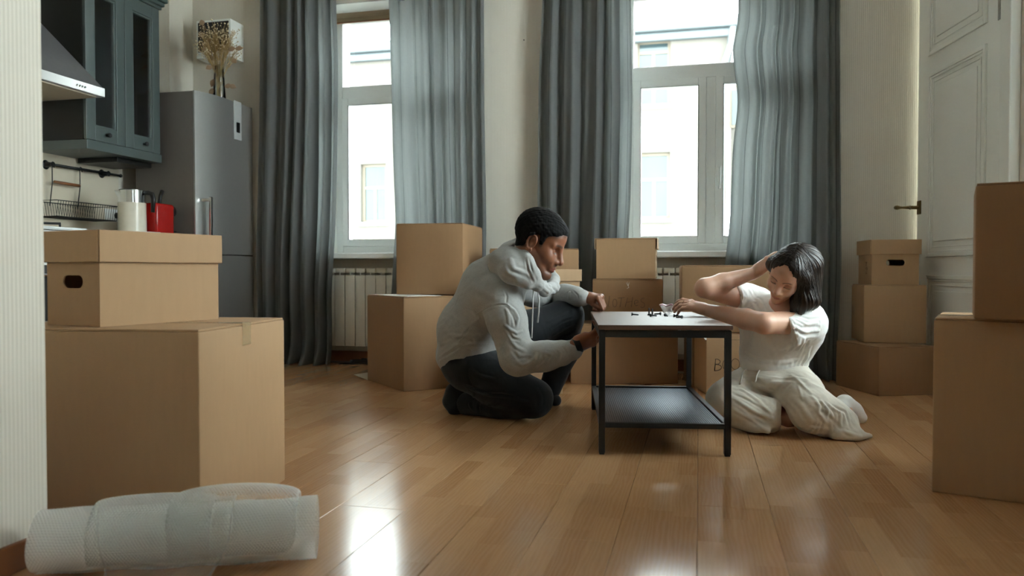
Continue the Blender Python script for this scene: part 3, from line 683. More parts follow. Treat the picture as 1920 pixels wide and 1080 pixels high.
for s_, a_ in (('6', PI), ('5', PI*5/6), ('4', PI*4/6)):
    cu = bpy.data.curves.new('numeral', 'FONT'); cu.body = s_; cu.size = .05; cu.align_x = 'CENTER'; cu.align_y = 'CENTER'; cu.extrude = .0005
    to = bpy.data.objects.new('numeral_text', cu); COL.objects.link(to)
    me = bpy.data.meshes.new_from_object(to.evaluated_get(bpy.context.evaluated_depsgraph_get())); bpy.data.objects.remove(to)
    to = bpy.data.objects.new('numeral', me); COL.objects.link(to); to.parent = ck_; me.materials.clear(); me.materials.append(M['black_plastic'])
    to.location = (.0145, math.sin(a_)*R_*.56, math.cos(a_)*R_*.56); to.rotation_euler = (PI/2, 0, PI/2)
# white cube on the window wall
A_, B_ = onY(368, 40, YB - .16), onY(433, 106, YB - .16)
sh = empty('wall_box', (A_.x, YB - .0005, B_.z), 0, 'white wall-mounted box with black front above the fridge, behind dried flowers', 'box')
MB().box((0, -.16, 0), (B_.x - A_.x, 0, A_.z - B_.z), .003).build('housing', M['white_paint'], sh)
MB().box((.015, -.163, .045), (B_.x - A_.x - .015, -.158, A_.z - B_.z - .015), .001).build('front_panel', M['black_plastic'], sh)
# vase with dried flowers
vp = D(411, 176, 5.28); va = empty('flower_vase', (vp.x, vp.y, fh + .0005), 0, 'clear glass vase standing on the fridge', 'vase')
MB().lathe([(0, 0), (.042, 0), (.044, .01), (.037, .1), (.034, .22), (.031, .22), (.034, .1), (.040, .012), (0, .01)], n=24).build('glass', M['vase_glass'], va, True)
bq = empty('dried_bouquet', (vp.x, vp.y, fh + .02), 0, 'bouquet of dried gypsophila, grasses and leaves in the glass vase', 'flowers')
rr = random.Random(3); stems = MB(); buds = MB(); straw = plain('dried_straw', '#a98f62', .8, var=.25); budm = plain('dried_white_buds', '#d8c9a6', .8, var=.15); leafm = plain('dried_leaf', '#9a8168', .8, var=.3)
def bz(p0, p1, p2, n=7): return [p0*(1-t)**2 + p1*2*t*(1-t) + p2*t*t for t in [i/(n-1) for i in range(n)]]
for k in range(46):
    a_ = rr.uniform(0, 2*PI); s_ = rr.uniform(.2, 1)**.7; h_ = rr.uniform(.30, .50)
    tip = Vector((math.cos(a_)*.16*s_, math.sin(a_)*.10*s_, h_*(1.05 - .2*s_)))
    p0 = Vector((rr.uniform(-.012, .012), rr.uniform(-.012, .012), .0)); mid = Vector((tip.x*.18, tip.y*.18, h_*.55))
    path = bz(p0, mid, tip); stems.tube(path, .0014, 4)
    for q in range(9):
        o_ = Vector((rr.gauss(0, .022), rr.gauss(0, .022), rr.gauss(-.005, .02))); b_ = tip + o_
        stems.tube([path[4] + Vector((rr.gauss(0, .004),)*3), (path[5] + b_)/2, b_], .0007, 3)
        bmesh.ops.create_icosphere(buds.bm, subdivisions=1, radius=rr.uniform(.003, .0055), matrix=Matrix.Translation(b_))
stems.build('stems', straw, bq)['kind'] = 'stuff'; buds.build('buds', budm, bq)['kind'] = 'stuff'
def leaf(p, dirv, L, wd):
    mb = MB(); dirv = Vector(dirv).normalized(); s_ = dirv.cross(Vector((.3, -1, .2))).normalized(); nrm = dirv.cross(s_)
    pr = [(0, .12), (.2, .7), (.45, 1), (.7, .8), (.9, .35), (1, .04)]
    L_ = [[mb.bm.verts.new(Vector(p) + dirv*L*t + s_*wd*w_*sg + nrm*(.15*L*(t*t) - (.12*wd if sg == 0 else 0))) for sg in (-1, 0, 1)] for t, w_ in pr]
    for A, B in zip(L_, L_[1:]):
        for i in range(2): mb.bm.faces.new((A[i], A[i+1], B[i+1], B[i]))
    mb.build('leaf', leafm, bq, True)
for k in range(9):   # eucalyptus branch leaning left
    t = k/8; b_ = Vector((-.04 - .07*t, -.02, .20 + .28*t)); leaf(b_, (rr.uniform(-1, 1), rr.uniform(-.4, .2), rr.uniform(-.2, .8)), .045, .020)
for p_, dv in (((.09, -.03, .30), (1, 0, .2)), ((.11, -.02, .24), (.8, -.3, -.5)), ((.13, -.01, .31), (1, .1, .1)), ((.055, -.02, .06), (1, 0, .1)), ((.09, -.02, .065), (1, 0, -.3)), ((-.03, -.03, .05), (-.3, -.2, -1)), ((-.02, -.03, .11), (-.5, 0, -1))): leaf(p_, dv, .055, .018)
# ---------------------------------------------------------------- cardboard boxes
def b_frame(fc, t):
    u = c2w(math.cos(t), math.sin(t)); return u          # direction of the right-going edge in world
def solve_len(p0, u, px, s=1):
    lo, hi = 0.0, 3.0
    f = lambda L: (proj(p0 + u*L)[0] - px)*s
    for _ in range(50):
        md = (lo + hi)/2
        if f(md) < 0: lo = md
        else: hi = md
    return lo
def place(fc, z0, t, L=None, Wd=None, pxR=None, pxL=None):
    """front corner fc=(px,py) at height z0 (or a depth triple), t = angle of right edge. returns origin, rz, L, W"""
    p = Z(fc[0], fc[1], z0) if len(fc) == 2 else D(fc[0], 540, fc[2]); p.z = z0
    t = math.radians(t); u = c2w(math.cos(t), math.sin(t)); v = c2w(-math.sin(t), math.cos(t))
    if pxR: L = solve_len(p, u, pxR)
    if pxL: Wd = solve_len(p, v, pxL, -1)
    return p, t + YAW, L, Wd
def rsc(pl, h, label, group=None, mat='card', tape=True, seam='x', name='cardboard_box', flapang=0, name_part=None):
    """plain shipping box: body with flaps closed over the top; local x = L, y = W"""
    p, rz, L, Wd = pl; o = empty(name, (p.x, p.y, p.z + .0008), rz, label, 'box', group); m_ = M[mat]
    b = MB().box((0, 0, 0), (L, Wd, h - .006), .004)
    # slight bulge of the panels
    bmesh.ops.subdivide_edges(b.bm, edges=b.bm.edges[:], cuts=2, use_grid_fill=True)
    r = random.Random(hash(label) % 1000)
    k1, k2 = .004, .003
    for v in b.bm.verts:
        x, y, z = v.co.x/L, v.co.y/Wd, v.co.z/h
        if v.co.y < .006: v.co.y += k1*math.sin(PI*x)*math.sin(PI*min(1, max(0, z)))
        if v.co.x > L - .006: v.co.x -= k2*math.sin(PI*y)*math.sin(PI*min(1, max(0, z)))
    b.build('body', m_, o, ang=30)
    g = .0025
    for s in (0, 1):
        if seam == 'x': lo, hi = (.003, .003 if s == 0 else Wd/2 + g/2), (L - .003, Wd/2 - g/2 if s == 0 else Wd - .003)
        else: lo, hi = (.003 if s == 0 else L/2 + g/2, .003), (L/2 - g/2 if s == 0 else L - .003, Wd - .003)
        MB().box((lo[0], lo[1], h - .0055), (hi[0], hi[1], h), .0015).build('flap', m_, o)
    if tape:
        if seam == 'x': MB().box((-.0006, Wd/2 - .025, h + .0002), (L + .0006, Wd/2 + .025, h + .0006)).box((L + .0003, Wd/2 - .025, h - .06), (L + .0008, Wd/2 + .025, h + .0006)).box((-.0008, Wd/2 - .025, h - .06), (-.0003, Wd/2 + .025, h + .0006)).build('tape', M['tape'], o)
        else: MB().box((L/2 - .025, -.0006, h + .0002), (L/2 + .025, Wd + .0006, h + .0006)).box((L/2 - .025, -.0008, h - .06), (L/2 + .025, -.0003, h + .0006)).build('tape', M['tape'], o)
    return o
def stadium(cx, cz, w_, h_, n=8):
    r = h_/2; P = []
    for k in range(n + 1): a = -PI/2 + PI*k/n; P.append((cx + w_/2 - r + r*math.cos(a), cz + r*math.sin(a)))
    for k in range(n + 1): a = PI/2 + PI*k/n; P.append((cx - w_/2 + r + r*math.cos(a), cz + r*math.sin(a)))
    return P
def panel_hole(mb, L, h, th, hole, Mx):
    bm = bmesh.new(); rect = [(0, 0), (L, 0), (L, h), (0, h)]; rings = []
    for y in (0, th):
        for P in (rect, hole):
            vs = [bm.verts.new((x, y, z)) for x, z in P]; es = [bm.edges.new((vs[i], vs[(i+1) % len(vs)])) for i in range(len(vs))]; rings.append((vs, es))
    bmesh.ops.triangle_fill(bm, edges=rings[0][1] + rings[1][1], use_beauty=True); bmesh.ops.triangle_fill(bm, edges=rings[2][1] + rings[3][1], use_beauty=True)
    for a, b in ((0, 2), (1, 3)):
        A, B = rings[a][0], rings[b][0]
        for i in range(len(A)): bm.faces.new((A[i], A[(i+1) % len(A)], B[(i+1) % len(B)], B[i]))
    bmesh.ops.transform(bm, matrix=Mx, verts=bm.verts[:])
    me = bpy.data.meshes.new('t'); bm.to_mesh(me); bm.free(); mb.bm.from_mesh(me); bpy.data.meshes.remove(me)
def archive(pl, h, label, group=None, mat='card', holes='y', lid_h=.075, over=.006, frontlip=True, round_lip=False):
    """lidded file box: hollow body with oval hand holes in the two end panels ('y': ends facing local -x/+x; 'x': facing -y/+y)"""
    p, rz, L, Wd = pl; o = empty('archive_box', (p.x, p.y, p.z + .0008), rz, label, 'box', group); m_ = M[mat]; th = .004
    hb = h - .006; mb = MB()
    if holes == 'y':       # ends at x=0 and x=L
        for X0 in (th, L): panel_hole(mb, Wd, hb, th, stadium(Wd/2, hb - lid_h - .045, min(.085, Wd*.4), .034), Matrix.Translation((X0, 0, 0)) @ Matrix.Rotation(PI/2, 4, 'Z'))
        mb.box((th, 0, 0), (L - th, th, hb)).box((th, Wd - th, 0), (L - th, Wd, hb))
    else:
        for Y0 in (0, Wd - th): panel_hole(mb, L, hb, th, stadium(L/2, hb - lid_h - .040, min(.095, L*.4), .034), Matrix.Translation((0, Y0, 0)))
        mb.box((0, th, 0), (th, Wd - th, hb)).box((L - th, th, 0), (L, Wd - th, hb))
    mb.box((th, th, 0), (L - th, Wd - th, th)); mb.build('body', m_, o)
    # things inside look dark: an inner tray of folded paper
    lid = MB(); e = over
    lid.box((-e, -e, h - .005), (L + e, Wd + e, h), .0015)
    lid.box((-e - th, -e, h - lid_h), (-e, Wd + e, h), .0012).box((L + e, -e, h - lid_h), (L + e + th, Wd + e, h), .0012)
    if frontlip: lid.box((-e, -e - th, h - lid_h), (L + e, -e, h), .0012)
    lid.box((-e, Wd + e, h - lid_h), (L + e, Wd + e + th, h), .0012)
    if round_lip:
        bmesh.ops.bevel(lid.bm, geom=[ed for ed in lid.bm.edges if abs(ed.verts[0].co.z - ed.verts[1].co.z) < 1e-4 and False], offset=.01, affect='EDGES')
    lid.build('lid', m_, o)
    return o
zA = .505
gS = None
PA = place((372, 0, 1.884), 0, 83, pxR=535, Wd=.60)
boxA = rsc(PA, zA, 'large cardboard box on the floor at left, behind the bubble wrap roll', seam='y')
PB = place((187, 0, 1.965), zA + .001, 62, L=.375, Wd=.222)
archive(PB, .248, 'lidded archive box with oval hand hole on the large left box', holes='x' if False else 'x0', lid_h=.082) if False else archive((PB[0] , PB[1], PB[2], PB[3]), .248, 'lidded archive box with oval hand hole on the large left box', holes='y', lid_h=.082)
PC = place((1747, 922), 0, -32, L=.56, Wd=.38)
boxC = rsc(PC, .512, 'large cardboard box on the floor at the right edge', mat='card', seam='x')
PD = place((1827, 0, 2.155), .5145, -30, L=.42, Wd=.30)
rsc(PD, .378, 'upright cardboard box on top of the large box at right edge', mat='card_dark', seam='x', tape=False)
PE = place((1647, 743), 0, 8, L=.33, pxL=1567)
rsc(PE, .255, 'low wide cardboard box under the right-hand stack by the door', mat='card_dark', tape=False)
PF = place((1620, 0, 4.22), .2575, -12, pxR=1737, Wd=.30)
rsc(PF, .315, 'cube-shaped cardboard box in the middle of the stack by the door', mat='card', tape=False)
PG = place((1634, 0, 4.24), .5745, -10, pxR=1723, Wd=.27)
gbx = archive(PG, .246, 'small archive box with hand hole topping the stack by the door', holes='x', lid_h=.08, mat='card')
PH = place((757, 735), 0, 31.8, L=.45, pxL=689)
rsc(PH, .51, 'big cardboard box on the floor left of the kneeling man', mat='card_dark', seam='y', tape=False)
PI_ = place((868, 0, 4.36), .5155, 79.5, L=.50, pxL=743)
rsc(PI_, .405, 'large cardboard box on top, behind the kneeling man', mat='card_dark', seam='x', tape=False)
# boxes behind the man
PM = place((922, 0, 4.43), 0, 0, pxR=1050, Wd=.29)
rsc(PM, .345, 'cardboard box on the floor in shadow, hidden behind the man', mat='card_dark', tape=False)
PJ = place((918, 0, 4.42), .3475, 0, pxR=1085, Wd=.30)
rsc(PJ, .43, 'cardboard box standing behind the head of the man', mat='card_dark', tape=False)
PL = place((920, 0, 4.06), 0, 0, pxR=1055, Wd=.30)
rsc(PL, .34, 'cardboard box on the floor behind the raised knee of the man', mat='card_pale', tape=False)
PK = place((972, 0, 4.075), .3425, 0, pxR=1087, Wd=.27)
archive(PK, .315, 'pale archive box beneath the chin of the man', mat='card_pale', holes='y', lid_h=.062)
PN = place((1070, 720), 0, 0, pxR=1271, Wd=.34)
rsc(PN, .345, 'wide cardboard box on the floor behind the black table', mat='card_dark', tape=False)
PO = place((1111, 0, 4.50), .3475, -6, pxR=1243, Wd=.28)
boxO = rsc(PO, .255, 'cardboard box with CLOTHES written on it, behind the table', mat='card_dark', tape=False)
PP = place((1118, 0, 4.52), .6045, -12.5, pxR=1229, Wd=.26)
archive(PP, .235, 'archive box in front of the right window sill, on the CLOTHES box', mat='card', holes='y', lid_h=.062, frontlip=False)
PR = place((1325, 0, 4.05), 0, 0, L=.36, Wd=.27)
boxR = rsc(PR, .325, 'cardboard box with BOOKS written on it, behind the knee of the woman', mat='card', tape=False)
PS_ = place((1299, 0, 4.37), 0, 0, L=.21, Wd=.22)
rsc(PS_, .325, 'cardboard box in shadow behind the BOOKS box', mat='card_dark', tape=False)
PQ = place((1278, 0, 4.09), .3275, -10, L=.58, Wd=.32)
rsc(PQ, .352, 'wide cardboard box behind the raised arm of the woman', mat='card_dark', tape=False)
# loose flap on the BOOKS box, the seam under its top
fl_ = MB(); fl_.quad((-.032, -.004, .32), (.0, -.005, .318), (.0, -.004, .288), (-.006, -.004, .287)); fo_ = fl_.build('loose_flap', M['white_paper'], boxR); sm_ = fo_.modifiers.new('t', 'SOLIDIFY'); sm_.thickness = .003
MB().box((.001, .0006, .286), (.359, .0032, .2875)).build('seam', M['ink'], boxR)
# hand-written marker lettering, as thin raised ink strokes on the front panels
def letters(box, strokes, x0, z0, sx, sz, L, h, wd=.0016):
    mb = MB()
    for s_ in strokes: mb.tube([(x0 + a*sx, .004*math.sin(PI*(x0 + a*sx)/L)*math.sin(PI*(z0 + b*sz)/h) - .0004, z0 + b*sz) for a, b in s_], wd, 5)
    mb.build('lettering', M['ink'], box, True)
arc = lambda cx, cz, rx, rz, a0, a1, n=12: [(cx + rx*math.cos(math.radians(a0 + (a1 - a0)*k/n)), cz + rz*math.sin(math.radians(a0 + (a1 - a0)*k/n))) for k in range(n + 1)]
clo = [arc(.05, .5, .22, .5, 60, 300), [(.52, 1.15), (.40, .05), (.58, .0)], arc(.95, .42, .17, .42, 80, 440, 18), [(1.2, .95), (1.75, 1.0)], [(1.5, .98), (1.38, .0)],
       [(2.0, .98), (1.80, .0)], [(2.42, 1.05), (2.3, .0)], [(1.88, .48), (2.38, .6)], [(2.55, .38), (2.85, .5)] + arc(2.72, .45, .17, .3, 20, 310, 10), arc(3.28, .72, .2, .24, 60, 250, 8) + arc(3.2, .22, .2, .28, 80, -140, 8)]
hO = PO[2]
letters(boxO, clo, .062, .092, hO/5.3*.92, .055, hO, .255, wd=.0012)
boo = [[(0.08, 1), (.0, 0)], [(.02, .95)] + arc(.1, .75, .42, .24, 80, -80, 8) + [(.05, .52)] + arc(.1, .27, .55, .27, 80, -90, 8) + [(.0, .0)], arc(1.12, .5, .36, .44, 90, 450, 16), arc(1.98, .55, .4, .46, 90, 450, 16), [(2.75, 1.15), (2.62, .05)], [(3.15, 1.0), (2.68, .55), (3.2, .05)], arc(3.8, .8, .2, .22, 60, 250, 8) + arc(3.72, .3, .2, .28, 80, -140, 8)]
letters(boxR, boo, .045, .125, .055, .062, .36, .325, wd=.0018)
scr = [arc(0, .85, .5, .1, 180, 20, 6), [(0, .9), (-.1, .62)], arc(.1, .42, .4, .13, 200, -60, 8), [(-.3, .2), (.45, .25)], arc(0, .0, .4, .12, 170, 20, 6)]
mb = MB()
for s_ in scr: mb.tube([(-.0008, .10 + a*.03*-1, .055 + b*.075) for a, b in s_], .0009, 4)
mb.build('lettering', plain('faint_brown_ink', '#6d4b2e', .6), gbx)
# white scratch of torn tape on the CLOTHES box
mb = MB()
for a, b in (((.48, .235), (.505, .215)), ((.505, .215), (.53, .24)), ((.49, .2), (.52, .205)), ((.50, .24), (.515, .205))): mb.tube([(a[0]*hO, .0012, a[1]), (b[0]*hO, .0012, b[1])], .0008, 4)
mb.build('torn_tape', M['white_paper'], boxO)
# paper lying on the big box left of the man; folded cardboard sheet on the floor
pa = Z(735, 552, .5115); pb = MB(); 
c_ = PH[0]; u_ = Vector((math.cos(PH[1]), math.sin(PH[1]), 0)); v_ = Vector((-u_.y, u_.x, 0))
q0 = c_ + v_*.03 + u_*.035
pb.box((0, 0, 0), (.21, .297, .0015)); po = pb.build('paper_sheet', M['white_paper']); po.location = (q0.x, q0.y, .5118); po.rotation_euler = (0, 0, PH[1] + .05); tag(po, 'white paper sheet on the big box left of the man', 'paper')
f0, f1, f2 = Z(663, 704, .003), Z(689, 713, .003), Z(692, 699, .003)
fs = MB(); fs.bm.faces.new([fs.bm.verts.new((p.x, p.y, z)) for p, z in ((f0, .006), (f1, .003), (f2 + (f2-f0)*.3, .003))]); fo2 = fs.build('cardboard_sheet', M['white_paper'] if False else plain('pale_card_sheet', '#b7a68c', .7)); sm_ = fo2.modifiers.new('t', 'SOLIDIFY'); sm_.thickness = .003; tag(fo2, 'flat cardboard piece on the floor beside the big box', 'cardboard')

# ---------------------------------------------------------------- table
tp = c2w((1123.5 - 960)/FPX*2.72, 2.72); tang = YAW - math.radians(4.2)
tb = empty('coffee_table', (tp.x, tp.y, 0), tang, 'black metal coffee table with dark wood top between man and woman', 'table')
TW, TD, TH = .46, .90, .46; lw = .022
def _wood():
    n = N('dark_brown_table_wood'); f = n.noise(1, 5, n.coords('Object', (160, 5, 60)), .6)
    n.p(col=n.mix(f, lin('#3d2c24'), lin('#6b5040')), rough=n.math('MULTIPLY_ADD', f, .12, .38), spec=.9); n.bump(f, .15, .0006); return n.m
MB().box((-.004, -.004, TH - .016), (TW + .004, TD + .004, TH), .002).build('tabletop', _wood(), tb)
for x in (0, TW - lw):
    for y in (0, TD - lw):
        lg = MB().box((x, y, .006), (x + lw, y + lw, TH - .019), .0015).build('leg', M['black_metal'], tb)
        MB().box((x + .002, y + .002, 0), (x + lw - .002, y + lw - .002, .0058), .001).build('foot_pad', M['black_plastic'], lg)
for nm, lo, hi in (('rail', (lw, 0, TH - .044), (TW - lw, lw, TH - .019)), ('rail', (lw, TD - lw, TH - .044), (TW - lw, TD, TH - .019)), ('rail', (0, lw, TH - .044), (lw, TD - lw, TH - .019)), ('rail', (TW - lw, lw, TH - .044), (TW, TD - lw, TH - .019))):
    MB().box(lo, hi, .0012).build(nm, M['black_metal'], tb)
zs0 = .096
sf = MB().box((lw, .001, zs0), (TW - lw, lw - .001, zs0 + .018), .001).box((lw, TD - lw + .001, zs0), (TW - lw, TD - .001, zs0 + .018), .001).box((.001, lw, zs0), (lw - .001, TD - lw, zs0 + .018), .001).box((TW - lw + .001, lw, zs0), (TW - .001, TD - lw, zs0 + .018), .001)
sf.build('shelf_frame', M['black_metal'], tb)
ms = MB(); n_ = 52
for k in range(n_):
    x = lw + (TW - 2*lw)*(k + .1)/n_; ms.box((x, lw - .002, zs0 + .008), (x + (TW - 2*lw)/n_*.72, TD - lw + .002, zs0 + .0105))
for k in range(100):
    y = lw + (TD - 2*lw)*(k + .2)/100; ms.box((lw - .002, y, zs0 + .0055), (TW - lw + .002, y + .0055, zs0 + .0078))
gm_ = plain('dark_grey_mesh_metal', '#68737b', .32, metal=.85); mo = ms.build('mesh_shelf', gm_, tb); mo['kind'] = 'stuff'
MB().box((lw - .001, lw - .001, zs0 + .004), (TW - lw + .001, TD - lw + .001, zs0 + .005)).build('shelf_backing', M['black_metal'], tb)
# screws on the table
def screw(px, py, tilt, az, label):
    p = Z(px, py, TH); o = empty('screw', (p.x, p.y, TH + .0005), 0, label, 'screw', None)
    if tilt < .1: Mx = Matrix.Translation((0, 0, .0)) @ Matrix()
    else: Mx = Matrix.Translation((0, 0, .0065)) @ Matrix.Rotation(az, 4, 'Z') @ Matrix.Rotation(PI/2 + .10, 4, 'Y')
    MB().lathe([(0, 0), (.0065, 0), (.0065, .004), (.004, .006), (.0, .006)], n=10, M=Mx).build('head', M['black_metal'], o, ang=40)
    MB().lathe([(0, .006), (.0034, .006), (.0032, .028), (.0, .032)], n=8, M=Mx).build('shank', M['black_metal'], o, ang=40)
screw(1184, 592, 1, .2, 'leftmost black screw lying alone on the table')
screw(1217, 591, 0, 0, 'left of the two black screws standing on their heads')
screw(1223, 592.5, 0, 0, 'right of the two black screws standing on their heads')
screw(1219, 594, 1, .5, 'black screw lying in front of the standing pair')
screw(1239, 591, 1, 2.8, 'black screw lying left of the small bag')
screw(1247, 593.5, 1, -1.2, 'black screw seen end-on before the small bag')
screw(1263, 595, 1, .3, 'black screw lying under the fingers of the woman, left one')
screw(1269, 595.5, 1, 1.3, 'black screw lying under the fingers of the woman, right one')
screw(1279, 597.5, 1, 2.5, 'rightmost black screw, nearest the wrist of the woman')
# small zip bag held up by the fingers
zb0 = D(1236, 571, 3.36); zb1 = D(1262, 570, 3.34); zb2 = D(1259, 590, 3.30); zb3 = D(1246, 590, 3.30)
nu, nv = 12, 10; P = np.zeros((nu, nv, 3))
for i in range(nu):
    for j in range(nv):
        u, v = i/(nu-1), j/(nv-1); p = (zb0*(1-u) + zb1*u)*(1-v) + (zb3*(1-u) + zb2*u)*v
        p = p + Vector((0, .012*math.sin(u*5 + v*4), .003*math.sin(u*9))); p.z = max(p.z, TH + .002); P[i, j] = p
V_, F_ = grid_np(P)
def _bag():
    n = N('clear_plastic_bag'); f = n.noise(40, 3); n.p(col=(.93, .9, .93, 1), rough=.2, spec=.6, alpha=n.math('MULTIPLY_ADD', f, .4, .22)); return n.m
bg = empty('zip_bag', tuple(zb3), 0, 'small clear zip bag with pink seal in the fingers of the woman', 'bag')
o_ = mesh_np('bag_film', V_ - np.array(zb3), F_, _bag(), bg); s_ = o_.modifiers.new('t', 'SOLIDIFY'); s_.thickness = .0012
MB().tube([Vector(P[i, 1]) - zb3 + Vector((0, -.002, 0)) for i in range(nu)], .0022, 6).build('seal', plain('pink_seal', '#c58aa0', .4), bg, True)

# ---------------------------------------------------------------- bubble wrap roll
def _bubble():
    n = N('bubble_wrap_film'); n.p(col=(.94, .95, .94, 1), rough=.25, spec=.55, trans=0.0)
    tr = n.add('ShaderNodeBsdfTransparent', ins={0: (.97, .98, .98, 1)}); tl = n.add('ShaderNodeBsdfTranslucent', ins={0: (.9, .91, .9, 1)})
    m1 = n.add('ShaderNodeMixShader', ins={0: .45, 1: n.b.outputs[0], 2: tl.outputs[0]})
    lw_ = n.add('ShaderNodeLayerWeight', ins={0: .35})
    m2 = n.add('ShaderNodeMixShader', ins={0: n.math('MULTIPLY_ADD', lw_.outputs['Facing'], BW[1], BW[0]), 1: tr.outputs[0], 2: m1.outputs[0]}); n.link(m2.outputs[0], n.out.inputs[0]); return n.m
BW = (.15, .5); bfilm = _bubble(); BW = (.74, .25); bsolid = _bubble()
def bubbles(A, B, pitch, h):
    """height of a hexagonal bubble pattern over surface coordinates in metres"""
    r = np.floor(B/(pitch*.866)); a = A/pitch + .5*(r % 2); da = (a - np.floor(a) - .5)*pitch; db = (B/(pitch*.866) - r - .5)*pitch*.866
    q = np.sqrt(da**2 + db**2)/(pitch*.44); return h*np.sqrt(np.clip(1 - q**2, 0, 1))
e1 = Z(594, 1052, 0); e0 = Z(40, 1088, 0); R0 = .070
ax = (e0 - e1); e0 = e1 + ax.normalized()*.575; ax = (e0 - e1); LW = ax.length; axn = ax.normalized(); nrm_ = Vector((axn.y, -axn.x, 0))
if nrm_.dot(c2w(0, 1)) < 0: nrm_ = -nrm_       # away from the camera
bw_ = empty('bubble_wrap_roll', tuple((e0 + e1)/2 + nrm_*0), 0, 'roll of clear bubble wrap lying on the floor at lower left', 'bubble wrap')
org = np.array((e0 + e1)/2); AX = np.array(axn); NR = np.array(nrm_); UP = np.array((0, 0, 1.0))
def sheet(name, sfun, n_s, n_a, a_rng, mat, pitch=.0068, h=.0023):
    """sfun(t)->(radial offset n, z) ; swept along the axis"""
    t = np.linspace(0, 1, n_s); a = np.linspace(a_rng[0], a_rng[1], n_a); S_, A_ = np.meshgrid(t, a, indexing='ij')
    nx, zz = sfun(S_, A_)
    P = AX*A_[..., None] + NR*nx[..., None] + UP*zz[..., None]
    dS = np.gradient(P, axis=0); dA = np.gradient(P, axis=1); nn = np.cross(dS, dA); nn /= np.linalg.norm(nn, axis=-1, keepdims=True) + 1e-9
    B_ = np.cumsum(np.linalg.norm(dS, axis=-1), axis=0)
    P = P + nn*bubbles(A_, B_, pitch, h)[..., None]
    V, F = grid_np(P); return mesh_np(name, V, F, mat, bw_)
def rollf(turns, r0, r1, ph):
    def f(S_, A_):
        th = ph + S_*turns*2*PI; r = r0 + (r1 - r0)*S_ + .002*np.sin(th*3 + A_*9) + .0015*np.sin(A_*40)
        return -np.cos(th)*r*1.02, R0 + .004 + np.sin(th)*r*.97
    return f
sheet('outer_layer', rollf(1.0, R0 - .006, R0 - .002, -1.2), 320, 430, (-LW/2, LW/2), bsolid)
sheet('inner_layer', rollf(1.0, R0 - .022, R0 - .016, .3), 110, 120, (-LW/2 + .01, LW/2 - .004), bsolid, .012, .003)
sheet('core_layer', rollf(1.0, R0 - .040, R0 - .034, .3), 80, 80, (-LW/2 + .012, LW/2 - .01), bsolid, .013, .003)
# loose top sheets: arched over the roll and hanging down in front
def arch(c, hw, hgt, lean):
    def f(S_, A_):
        env = np.clip(1 - ((A_ - c)/hw)**2, 0, 1)**.5
        th = -.55 + S_*3.0; r = (R0 + .004) + hgt*env*np.sin(np.clip(S_, 0, 1)*PI)
        return lean - np.cos(th)*r, R0 + .004 + np.sin(th)*r
    return f
# axis runs from the right end (negative) to the left end (positive)
def ax_at(px): # position along the axis for a pixel column (top of roll)
    best = min((abs(proj(Vector(org + AX*s) + Vector((0, 0, .14)))[0] - px), s) for s in np.linspace(-.5, .5, 400)); return best[1]
s330, s560, s180, s420 = ax_at(318), ax_at(558), ax_at(175), ax_at(400)
sheet('loose_fold', arch((s330 + s560)/2, abs(s330 - s560)/2, .034, .012), 150, 200, (min(s330, s560), max(s330, s560)), bfilm)
sheet('loose_fold', arch((s180 + s420)/2, abs(s180 - s420)/2, .018, .006), 150, 200, (min(s180, s420), max(s180, s420)), bfilm)
def flapf(S_, A_):
    # from the roll's crest down its front and on to the floor, tapering to a tongue
    L1 = .20; s = S_*L1*1.45; th = PI/2 - np.minimum(s/(R0 + .007), 2.1)
    nx = -np.cos(th)*(R0 + .008)*-1; z = R0 + .004 + np.sin(th)*(R0 + .008)
    ext = np.maximum(s - 2.1*(R0 + .007), 0); nx = -np.abs(np.cos(th))*(R0 + .008) - ext*.75; z = np.maximum(z - ext*.9, .004 + .004*np.sin(A_*60)**2)
    return nx, z
t = None
n_s, n_a = 150, 190; Sg, Ug = np.meshgrid(np.linspace(0, 1, n_s), np.linspace(0, 1, n_a), indexing='ij')
l0, l1 = ax_at(180), ax_at(440)
lo_ = l0 + (ax_at(232) - l0)*Sg**.8; hi_ = l1 + (ax_at(335) - l1)*np.clip((Sg - .35)/.65, 0, 1)**1.4
Ag = lo_ + (hi_ - lo_)*Ug; nx, zz = flapf(Sg, Ag); P = AX*Ag[..., None] + NR*nx[..., None] + UP*zz[..., None]
dS = np.gradient(P, axis=0); dA = np.gradient(P, axis=1); nn = np.cross(dS, dA); nn /= np.linalg.norm(nn, axis=-1, keepdims=True) + 1e-9
if (nn[..., 2].mean() < 0): nn = -nn
P = P + nn*bubbles(Ag, Sg*.29, .0068, .0023)[..., None]; V_, F_ = grid_np(P); mesh_np('loose_flap', V_, F_, bfilm, bw_)
rim = [tuple(p) for p in P[::4, 0]] + [tuple(p) for p in P[-1, ::5]] + [tuple(p) for p in P[::-4, -1]]
MB().tube(rim, .0020, 6).build('flap_rim', bfilm, bw_, True)
bw_.location = tuple(org + NR*.015)
